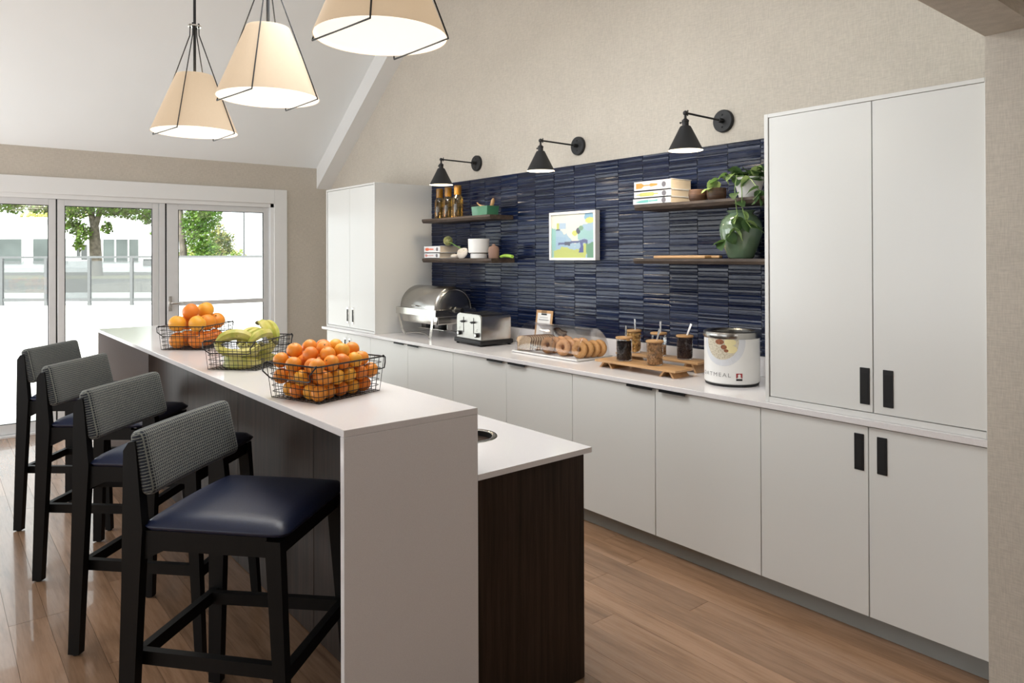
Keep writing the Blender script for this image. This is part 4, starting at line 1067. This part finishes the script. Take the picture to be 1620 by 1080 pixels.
def text(body, size, par, mat, place_fn, width=0):
    c = bpy.data.curves.new('lettering', 'FONT'); c.body = body; c.size = size; c.align_x = 'LEFT'; c.align_y = 'BOTTOM'; c.space_character = 1.15
    c.resolution_u = 3
    c.space_character = 1.3
    o = bpy.data.objects.new('tmp_text', c); COL.objects.link(o)
    dg = bpy.context.evaluated_depsgraph_get(); me = bpy.data.meshes.new_from_object(o.evaluated_get(dg))
    bpy.data.objects.remove(o)
    bm = bmesh.new(); bm.from_mesh(me); bmesh.ops.triangulate(bm, faces=bm.faces); bm.to_mesh(me); bm.free()
    if width:
        w_ = max(v.co.x for v in me.vertices)
        for v in me.vertices: v.co.x *= width/w_
    for v in me.vertices: v.co = Vector(place_fn(v.co.x, v.co.y))
    me.materials.clear(); me.materials.append(mat); me.name = 'lettering'
    return ob('lettering', me, par)
def drum(x0, z0, dep): 
    def f(x, y):
        a = (x0+x)/RW; rr = RW+dep; return (rr*math.sin(a), -rr*math.cos(a), z0+y)
    return f
text('OATMEAL', .029, ow, MT['ink'], drum(-.186, .046, .0006), .181)
sq = lambda cx_, cz, hx_, hz_: (lambda t: (cx_, cz) if t is None else (cx_+hx_*max(-1, min(1, 1.5*math.cos(2*PI*t))), cz+hz_*max(-1, min(1, 1.5*math.sin(2*PI*t)))))
decal('logo', sq(.037, .060, .0160, .0125), MT['red_print'], 24, .0005)
decal('logo', sq(.037, .0395, .0160, .005), MT['void'], 24, .0006)
decal('logo', ell(.037, .061, .0075, .0078), MT['white_gloss'], 16, .0008)
decal('logo', sq(.037, .051, .0095, .0028), MT['white_gloss'], 16, .0009)

# ================================================================== FRAMED PRINT
pa = thing('framed_print', 'white framed abstract print in blue and lime on the tiles', 'picture', (-3.694, YB-.022, 1.739))
fwid, fh, fd = .236, .1745, .046
g = G(); bw_ = .018
for a in ((-fwid, fwid, fh-bw_, fh), (-fwid, fwid, -fh, -fh+bw_)): g.box(a[0], a[1], -fd, 0, a[2], a[3], .001, 1)
for a in ((-fwid, -fwid+bw_), (fwid-bw_, fwid)): g.box(a[0], a[1], -fd, 0, -fh+bw_, fh-bw_, .001, 1)
g.obj('frame', MT['white_gloss'], pa)
NX, NZ = 84, 64; bm = bmesh.new(); cl = bm.loops.layers.color.new('paint') if False else None
vs = [[bm.verts.new((-fwid+bw_+(2*fwid-2*bw_)*i/NX, -fd+.010, -fh+bw_+(2*fh-2*bw_)*j/NZ)) for j in range(NZ+1)] for i in range(NX+1)]
for i in range(NX):
    for j in range(NZ): bm.faces.new((vs[i][j], vs[i+1][j], vs[i+1][j+1], vs[i][j+1]))
me = bpy.data.meshes.new('print'); bm.to_mesh(me); bm.free()
ca = me.color_attributes.new('paint', 'FLOAT_COLOR', 'POINT')
def paint(u, v):
    w1 = noise.noise(Vector((u*5, v*5, 1)))*.06; w2 = noise.noise(Vector((u*11, v*11, 4)))*.03; n_ = w1+w2
    C = srgb(232, 232, 216)
    if v < .62+n_*1.6-.35*math.exp(-((u-.56)/.12)**2)+(.14 if u > .66 else 0)+.20*max(0, u-.8)*5*.5: C = srgb(160, 196, 222)
    if v < .50+n_ and u < .35: C = srgb(150, 190, 222)
    if u > .62 and v < .62+n_ and v > .42+n_: C = srgb(150, 205, 205)
    if v < .72+n_ and u < .10: C = srgb(140, 205, 200)
    if (abs(u-.26) < .08+n_*.5 and abs(v-.74) < .07): C = srgb(170, 200, 228)
    if abs(u-.15) < .03 and abs(v-.74) < .07: C = srgb(205, 212, 90)
    if abs(u-.16+n_) < .06 and abs(v-.645) < .018: C = srgb(90, 100, 130)
    if (u-.88)**2+(v-.92)**2 < .012+n_*.05: C = srgb(120, 180, 215)
    if (u-.90)**2*1.2+(v-.84)**2*3 < .013+n_*.05: C = srgb(222, 226, 100)
    if (u-.56)**2+(v-.56)**2 < .004+n_*.01: C = srgb(214, 220, 90)
    if (u-.64)**2*1.4+(v-.61)**2*.7 < .0035+n_*.01: C = srgb(85, 92, 115)
    if (u-.70)**2+(v-.67)**2 < .003+n_*.01: C = srgb(120, 170, 140)
    if v < .20+n_*1.2 and u < .25: C = srgb(150, 200, 190)
    if v < .22+n_-.5*(u-.35)**2 and .05 < u < .80: C = srgb(200, 212, 92)
    if abs(u-.80+n_) < .035 and .05 < v < .32: C = srgb(205, 215, 90)
    if u > .82+n_ and v < .34+n_: C = srgb(105, 165, 130)
    if abs(v-.30-n_-.10*(u-.15)) < .032 and .16 < u < .85: C = srgb(95, 105, 155)
    if abs(u-.69-n_) < .045 and .12 < v < .34: C = srgb(85, 95, 165)
    if abs(u-.38) < .07 and abs(v-.31-n_) < .045: C = srgb(85, 92, 118)
    return C
def soft(u, v):
    c = paint(u, v); g_ = sum(c[:3])/3
    return tuple((c_*.78+g_*.22)*.80 for c_ in c[:3])+(1,)
for i, v in enumerate(me.vertices):
    ca.data[i].color = soft((v.co.x+fwid-bw_)/(2*fwid-2*bw_), (v.co.z+fh-bw_)/(2*fh-2*bw_))
t = NT('painted_print'); at = t.add('ShaderNodeAttribute', attribute_name='paint'); n_ = t.noise(t.coord((40, 40, 200)), 1, 2)
t.link(t.mix(.06, at.outputs['Color'], t.ramp(n_, [(.3, (.5, .5, .5, 1)), (.7, (1, 1, 1, 1))]), 'MULTIPLY'), t.b.inputs['Base Color']); t.b.inputs['Roughness'].default_value = .5
me.materials.append(t.m); ob('print', me, pa)
G().box(-fwid+bw_, fwid-bw_, -.012, -.004, -fh+bw_, fh-bw_).obj('backing', MT['white_gloss'], pa)

# ================================================================== SHELVES
YS = 3.382
def shelf(label, x0, x1, ztop, th=.036, cut=0):
    t = thing('wall_shelf', label, 'shelf', ((x0+x1)/2, YB-.016, ztop-th)); a = (x1-x0)/2; D = YB-.016-YS
    g = G(); n = 22
    for i in range(n): pass
    front = []; 
    for i in range(n+1):
        x = -a+2*a*i/n; w_ = .006*noise.noise(Vector((x*9, ztop*7, 1)))+.003*noise.noise(Vector((x*31, ztop, 3)))
        front.append((x, -D+w_, -D+.012+w_*.5+.004*noise.noise(Vector((x*15, 5, ztop)))))
    if cut: front[-1] = (a, -D+.01, -D+.02)
    rows = []
    for x, yt, yb2 in front:
        rows.append([g.bm.verts.new(p) for p in ((x, 0, 0), (x, yb2, 0), (x, yt, th*.55), (x, yt+.002, th), (x, 0, th))])
    for A_, B_ in zip(rows, rows[1:]):
        for k in range(5): g.bm.faces.new((A_[k], A_[(k+1) % 5], B_[(k+1) % 5], B_[k]))
    g.bm.faces.new(rows[0]); g.bm.faces.new(rows[-1][::-1])
    g.obj('board', MT['shelfwood'], t, smooth=0)
    for x in (-a*.6, a*.6): G().box(x-.05, x+.05, -.003, .008, .004, th-.006).obj('wall_bracket', MT['black'], t)
    return t
shelf('upper left dark wood shelf with amber bottles', -5.377, -4.410, 1.920, .034, 1)
shelf('lower left dark wood shelf with the white pot', -5.377, -4.395, 1.578, .036, 1)
shelf('upper right dark wood shelf with stacked cookbooks', -2.936, -1.842, 1.907, .034)
shelf('lower right dark wood shelf with the green vase', -2.946, -1.842, 1.578, .031)
Z1, Z2, Z3, Z4 = 1.9207, 1.5787, 1.9077, 1.5787
for x, y, w_ in ((-5.262, 3.495, 'left of three'), (-5.108, 3.480, 'middle of three'), (-4.915, 3.445, 'right of three')):
    t = thing('amber_bottle', 'amber glass carafe with a cap, %s on the upper left shelf' % w_, 'bottle', (x, y, Z1), group='amber carafes')
    G().lathe([(0, 0), (.040, 0), (.0435, .006), (.0435, .150), (.040, .168), (.030, .182), (.0285, .19), (.0285, .20)], 24).obj('glass', MT['amber'], t, smooth=50)
    for k in range(12):
        pass
    g = G()
    for k in range(12):
        a = 2*PI*k/12; g.cyl((.0435*math.cos(a), .0435*math.sin(a), .012), (.0435*math.cos(a), .0435*math.sin(a), .148), .0012, 4)
    g.obj('fluting', MT['amber'], t)
    G().lathe([(.0, .186), (.029, .186), (.031, .19), (.031, .262), (.027, .266), (0, .266)], 24).obj('cap', MT['amber_cap'], t, smooth=40)
MT['green_glaze'] = plain('green_glaze', (.055, .19, .10, 1), .12, var=.25, scale=9, coat=.5)
gd = thing('baking_dish', 'small green glazed baking dish with wooden spoons on the upper left shelf', 'dish', (-4.585, 3.475, Z1))
g = G(); o_, i_ = [(-.105, -.055), (.105, -.055), (.105, .065), (-.105, .065)], [(-.096, -.047), (.096, -.047), (.096, .057), (-.096, .057)]
s_ = .93
g.box(-.098, .098, -.05, .06, 0, .006)
def wall4(g, lo, hi, z0, z1):
    L_ = [g.bm.verts.new((x, y, z0)) for x, y in lo]; H_ = [g.bm.verts.new((x, y, z1)) for x, y in hi]
    for k in range(4): g.bm.faces.new((L_[k], L_[(k+1) % 4], H_[(k+1) % 4], H_[k]))
    return H_
A_ = wall4(g, [(x*s_, y*s_) for x, y in o_], o_, .002, .074); B_ = wall4(g, [(x*s_, y*s_) for x, y in i_], i_, .004, .074)
for k in range(4): g.bm.faces.new((A_[k], A_[(k+1) % 4], B_[(k+1) % 4], B_[k]))
g.obj('dish', MT['green_glaze'], gd, smooth=20)
def spoon(label, pts, radii):
    o = G().tube(pts, .005, 10, radii=radii).obj('wooden_spoon', MT['cork'], None, smooth=60); tag(o, label, 'spoon', 'spoons in the green dish')
spoon('short wooden spoon with a thin handle tip, left in the green dish', [(-4.665, 3.46, Z1+.108), (-4.650, 3.462, Z1+.095), (-4.625, 3.47, Z1+.078), (-4.585, 3.48, Z1+.066), (-4.56, 3.485, Z1+.05)], [.006, .005, .010, .017, .010])
spoon('wooden spoon with a rounded top standing up, right in the green dish', [(-4.500, 3.50, Z1+.135), (-4.505, 3.50, Z1+.122), (-4.515, 3.50, Z1+.095), (-4.530, 3.495, Z1+.062), (-4.545, 3.49, Z1+.03)], [.006, .014, .015, .010, .006])
# cookbooks
MT['cover'] = plain('white_book_cover', (.76, .76, .77, 1), .4, var=.02)
MT['pages'] = grain('book_pages', [(.3, (.62, .52, .40, 1)), (.7, (.74, .66, .54, 1))], (1, 1, 90), .8, .1)
MT['pages_b'] = MT['pages']
for nm, c in (('p_orange', (.82, .33, .06, 1)), ('p_lime', (.58, .58, .16, 1)), ('p_teal', (.16, .50, .46, 1)), ('p_red', (.72, .16, .08, 1)), ('p_grey', (.16, .15, .17, 1)), ('p_pink', (.60, .25, .22, 1))): MT[nm] = plain(nm[2:]+'_print', c, .5, var=.04)
def spatula(): return [[(.0, .18), (.0, .82), (.26, .80), (.36, .60), (.62, .60), (.68, .72), (.98, .64), (.98, .44), (.68, .34), (.62, .46), (.36, .46), (.26, .22)]]
def pin(): return [[(0, .42), (.02, .58), (.15, .58), (.20, .80), (.78, .80), (.83, .60), (1, .60), (1, .42), (.83, .42), (.78, .20), (.20, .20), (.15, .42)]]
def knife(): return [[(0, .42), (.25, .66), (.60, .76), (.60, .26), (.2, .26)], [(.62, .36), (.62, .66), (.80, .62), (1, .72), (1, .40), (.8, .42)]]
def whisk(): return [[(0, .5), (.08, .72), (.30, .78), (.48, .58), (.52, .64), (.9, .60), (.9, .40), (.52, .38), (.48, .44), (.30, .24), (.08, .28)]]
def ladle(): return [[(0, .3), (0, .7), (.10, .84), (.22, .7), (.26, .56), (.9, .58), (.9, .44), (.26, .44), (.22, .3), (.10, .16)]]
def book(label, x0, x1, y0, z, w, h, depth, shape, mat, group):
    """lies flat, spine facing the room (-y)"""
    t = thing('cookbook', label, 'book', (x0, y0, z), group=group)
    W_ = x1-x0
    g = G(); g.box(0, W_, 0, depth, 0, .0035); g.box(0, W_, 0, depth, h-.0035, h); g.box(0, W_, 0, .0035, 0, h); g.obj('cover', MT['cover'], t)
    G().box(.004, W_-.0035, .004, depth-.003, .0036, h-.0036).obj('page_block', MT['pages'], t)
    for P in shape():
        g = G(); g.prism([(W_*(.06+.60*u), h*(.08+.84*v)) for u, v in P], 'y', -.0006, .0002); g.obj('spine_picture', MT[mat], t)
    G().lathe([(0, -.0006), (h*.36 if h < .04 else .0165, -.0006)], 18, (W_*.82, 0, h/2), 'y').obj('spine_badge', MT['p_grey'], t)
gr = 'cookbooks on the right shelf'
book('thin cookbook with a teal knife on its spine, bottom of the right stack', -2.962, -2.672, 3.402, Z3, .28, .040, .19, knife, 'p_teal', gr)
book('cookbook with a lime rolling pin on its spine, middle of the right stack', -2.956, -2.672, 3.404, Z3+.0405, .28, .043, .19, pin, 'p_lime', gr)
book('thick cookbook with an orange spatula on its spine, top of the right stack', -2.954, -2.672, 3.402, Z3+.084, .28, .062, .20, spatula, 'p_orange', gr)
gr = 'cookbooks on the left shelf'
book('small cookbook with a pink ladle on its spine, under the other on the left shelf', -5.368, -5.128, 3.402, Z2, .24, .047, .17, ladle, 'p_pink', gr)
book('cookbook with a red whisk on its spine, beneath the allium flower', -5.368, -5.118, 3.400, Z2+.0475, .25, .060, .215, whisk, 'p_red', gr)
# allium
MT['allium'] = leafmat('allium_florets', (.42, .45, .20, 1), (.70, .70, .40, 1)); MT['stalk'] = plain('green_stalk', (.12, .25, .05, 1), .5, var=.2)
al = thing('allium_flower', 'round pale green allium flower lying on the left cookbooks', 'flower', (-5.105, 3.475, Z2+.1085+.040))
g = G(); 
for k in range(420):
    v = Vector((random.gauss(0, 1), random.gauss(0, 1), random.gauss(0, 1))).normalized(); c = v*.031
    w_ = v.orthogonal().normalized(); h_ = v.cross(w_)
    for q in (w_, h_): g.poly([c, c+v*.010+q*.004, c+v*.009-q*.004])
g.ball((0, 0, 0), .030, 8); o = g.obj('flower_head', MT['allium'], al, smooth=0)
G().tube([(.028, -.002, -.010), (.12, -.012, -.038), (.26, -.026, -.078), (.40, -.030, -.105)], .0042, 8).obj('stem', MT['stalk'], al)
MT['stone'] = plain('pale_stone', (.58, .52, .46, 1), .8, var=.12, scale=30, bump=.2)
o = G().lathe([(0, 0), (.026, .001), (.034, .012), (.032, .026), (.020, .035), (0, .036)], 18, flat=(1.25, 1)).warp(lambda x, y, z: (x*(1+.1*noise.noise(Vector((x, y, z))*30)), y, z)).obj('pebble_bowl', MT['stone']); o.location = (-4.972, 3.455, Z2); tag(o, 'small rounded pale stone beside the left cookbooks', 'stone')
o = G().lathe([(0, 0), (.040, .0), (.054, .014), (.058, .030), (.050, .044), (.042, .042), (.036, .028), (.02, .020), (0, .018)], 24).warp(lambda x, y, z: (x*1.25, z*.6+y*.55, y*.55*.6+z*.75+.022 if False else z+.18*y+.0)).obj('stone_bowl', MT['stone']); o.location = (-4.832, 3.430, Z2+.014); o.rotation_euler = (rad(30), 0, 0); tag(o, 'rough hollow pale stone bowl tilted against the white pot', 'bowl')
pt = thing('white_pot', 'white two-tier ceramic pot on the lower left shelf', 'pot', (-4.665, 3.475, Z2))
G().lathe([(0, 0), (.066, 0), (.068, .004), (.068, .036), (.058, .040)], 40).obj('foot', MT['white_gloss'], pt, smooth=40)
G().lathe([(.05, .040), (.078, .042), (.084, .048), (.087, .155), (.083, .157), (.078, .06), (0, .056)], 40).obj('bowl', MT['white_gloss'], pt, smooth=40)
MT['clay'] = plain('matt_brown_clay', (.26, .155, .115, 1), .7, var=.06)
o = G().lathe([(0, 0), (.038, 0), (.041, .005), (.043, .070), (.038, .088), (.022, .096), (.0135, .100), (.0125, .112), (.010, .112), (.010, .09), (0, .09)], 28).obj('bud_vase', MT['clay'], None, smooth=40); o.location = (-4.435, 3.450, Z2); tag(o, 'small matt brown bud vase right of the white pot', 'vase')
o = G().tube([(-.085, .012, .013), (-.03, .006, .020), (.03, 0, .019), (.085, -.008, .013)], .012, 12, radii=[.010, .0125, .013, .0125]).obj('asparagus_stalk', MT['stalk'], None); o.location = (-4.315+.012, 3.47, Z2+.000); tag(o, 'lime green vegetable stalk lying at the right end of the left shelf', 'vegetable')
MT['lime'] = plain('lime_stalk', (.30, .48, .06, 1), .5, var=.25, scale=40); o.data.materials[0] = MT['lime']
# right shelves
MT['acacia'] = grain('striped_acacia', [(.35, (.03, .014, .008, 1)), (.5, (.09, .045, .025, 1)), (.65, (.19, .10, .055, 1))], (2, 2, 34), .45)
for x, y, w_ in ((-2.510, 3.445, 'left, half hidden by the cookbooks'), (-2.388, 3.450, 'right, with a vine leaf hanging in it')):
    o = G().lathe([(0, 0), (.042, 0), (.050, .010), (.0545, .035), (.052, .066), (.048, .066), (.046, .02), (0, .014)], 28).obj('wooden_bowl', MT['acacia'], None, smooth=40)
    o.location = (x, y, Z3); tag(o, 'small striped wooden bowl, %s' % w_, 'bowl', 'wooden bowls on the right shelf')
o = thing('cutting_board', 'light wooden board lying flat on the lower right shelf', 'board', (-2.60, 3.47, Z4))
G().box(-.20, .17, -.075, .075, 0, .018, .006, 2).obj('board', MT['bamboo'], o); G().box(.168, .225, -.018, .018, .001, .017, .006, 2).obj('grip', MT['bamboo'], o)
MT['celadon'] = plain('celadon_glaze', (.13, .20, .125, 1), .14, var=.22, scale=6, coat=.8)
o = G().lathe([(0, 0), (.064, 0), (.070, .008), (.095, .07), (.112, .125), (.116, .165), (.108, .205), (.088, .232), (.070, .243), (.066, .250), (.074, .258), (.078, .264), (.072, .266), (.060, .256), (.058, .24), (0, .22)], 44).obj('green_vase', MT['celadon'], None, smooth=60)
o.location = (-2.257, 3.485, Z4); tag(o, 'large shiny green vase on the lower right shelf', 'vase')
pp = thing('pothos_plant', 'white pot with a trailing pothos vine on the upper right shelf', 'plant', (-2.205, 3.485, Z3))
G().lathe([(0, 0), (.050, 0), (.053, .004), (.076, .085), (.079, .09), (.079, .112), (.074, .112), (.070, .085), (0, .08)], 36).obj('pot', MT['white_gloss'], pp, smooth=40)
MT['pothos'] = leafmat('pothos_leaf', (.025, .07, .02, 1), (.09, .17, .05, 1)); MT['pothos_l'] = leafmat('pothos_leaf_light', (.16, .28, .07, 1), (.34, .45, .18, 1)); MT['vine'] = plain('vine_stem', (.18, .28, .08, 1), .5)
def leaf_mesh(mat, k):
    g = G(); out = [(0, 0), (.24, -.10), (.44, .02), (.50, .28), (.40, .58), (.20, .84), (0, 1.05)]
    mid = [g.bm.verts.new((0, v, .10*math.sin(v*2.6)*k)) for u, v in out]
    for s in (1, -1):
        e = [g.bm.verts.new((s*u, v, .10*math.sin(v*2.6)*k+abs(u)*.30*k-.1*v*v)) for u, v in out[1:-1]]; e = [mid[0]]+e+[mid[-1]]
        for i in range(len(out)-1):
            q = [mid[i], e[i], e[i+1], mid[i+1]]; q2 = []
            for x in q:
                if x not in q2: q2.append(x)
            if len(q2) > 2: g.bm.faces.new(q2)
    return g.mesh('leaf', mat, 60)
LM = [leaf_mesh(MT['pothos'], 1), leaf_mesh(MT['pothos'], -.6), leaf_mesh(MT['pothos_l'], .9)]
def lf(p, yaw, pitch, s, m, roll=0):
    o = ob('leaf', LM[m], pp, p); o.rotation_euler = (pitch, roll, yaw); o.scale = (s, s, s)
vines = [[(-.02, -.05, .11), (-.05, -.09, .13), (-.11, -.10, .12), (-.15, -.09, .10), (-.19, -.085, .055)],
         [(.0, -.06, .11), (-.01, -.10, .12), (-.012, -.118, .05), (.0, -.125, -.04), (.012, -.128, -.11), (-.01, -.130, -.17), (-.05, -.132, -.215), (-.08, -.130, -.24)],
         [(.02, -.05, .11), (.07, -.09, .09), (.13, -.10, .02), (.10, -.12, -.02)],
         [(.0, .0, .11), (.02, -.02, .15), (.08, -.03, .165), (.13, -.04, .15)], [(-.01, -.06, .10), (.03, -.115, .02), (.035, -.125, -.05), (.06, -.125, -.13), (.09, -.12, -.17)]]
for v in vines: G().tube(v, .0026, 6).obj('vine', MT['vine'], pp)
rr = random.Random(3)
for vi, v in enumerate(vines):
    for si, (a, b) in enumerate(zip(v, v[1:])):
        n_ = 0 if vi in (1, 4) and si < 2 else 2
        for q in range(n_):
            f = rr.random(); p = tuple(a[i]+(b[i]-a[i])*f for i in range(3))
            lf(p, rr.uniform(0, 2*PI), rr.uniform(-1.3, -.3), rr.uniform(.052, .078), rr.choice((0, 0, 1, 2)), rr.uniform(-.5, .5))
for k in range(20):
    a = rr.uniform(-.6, PI+.9); e = rr.uniform(.015, .05)
    lf((e*math.cos(a), e*math.sin(a), .112+rr.uniform(0, .045)), a-PI/2, rr.uniform(-.4, .5), rr.uniform(.060, .090), rr.choice((0, 0, 1)), rr.uniform(-.6, .6))
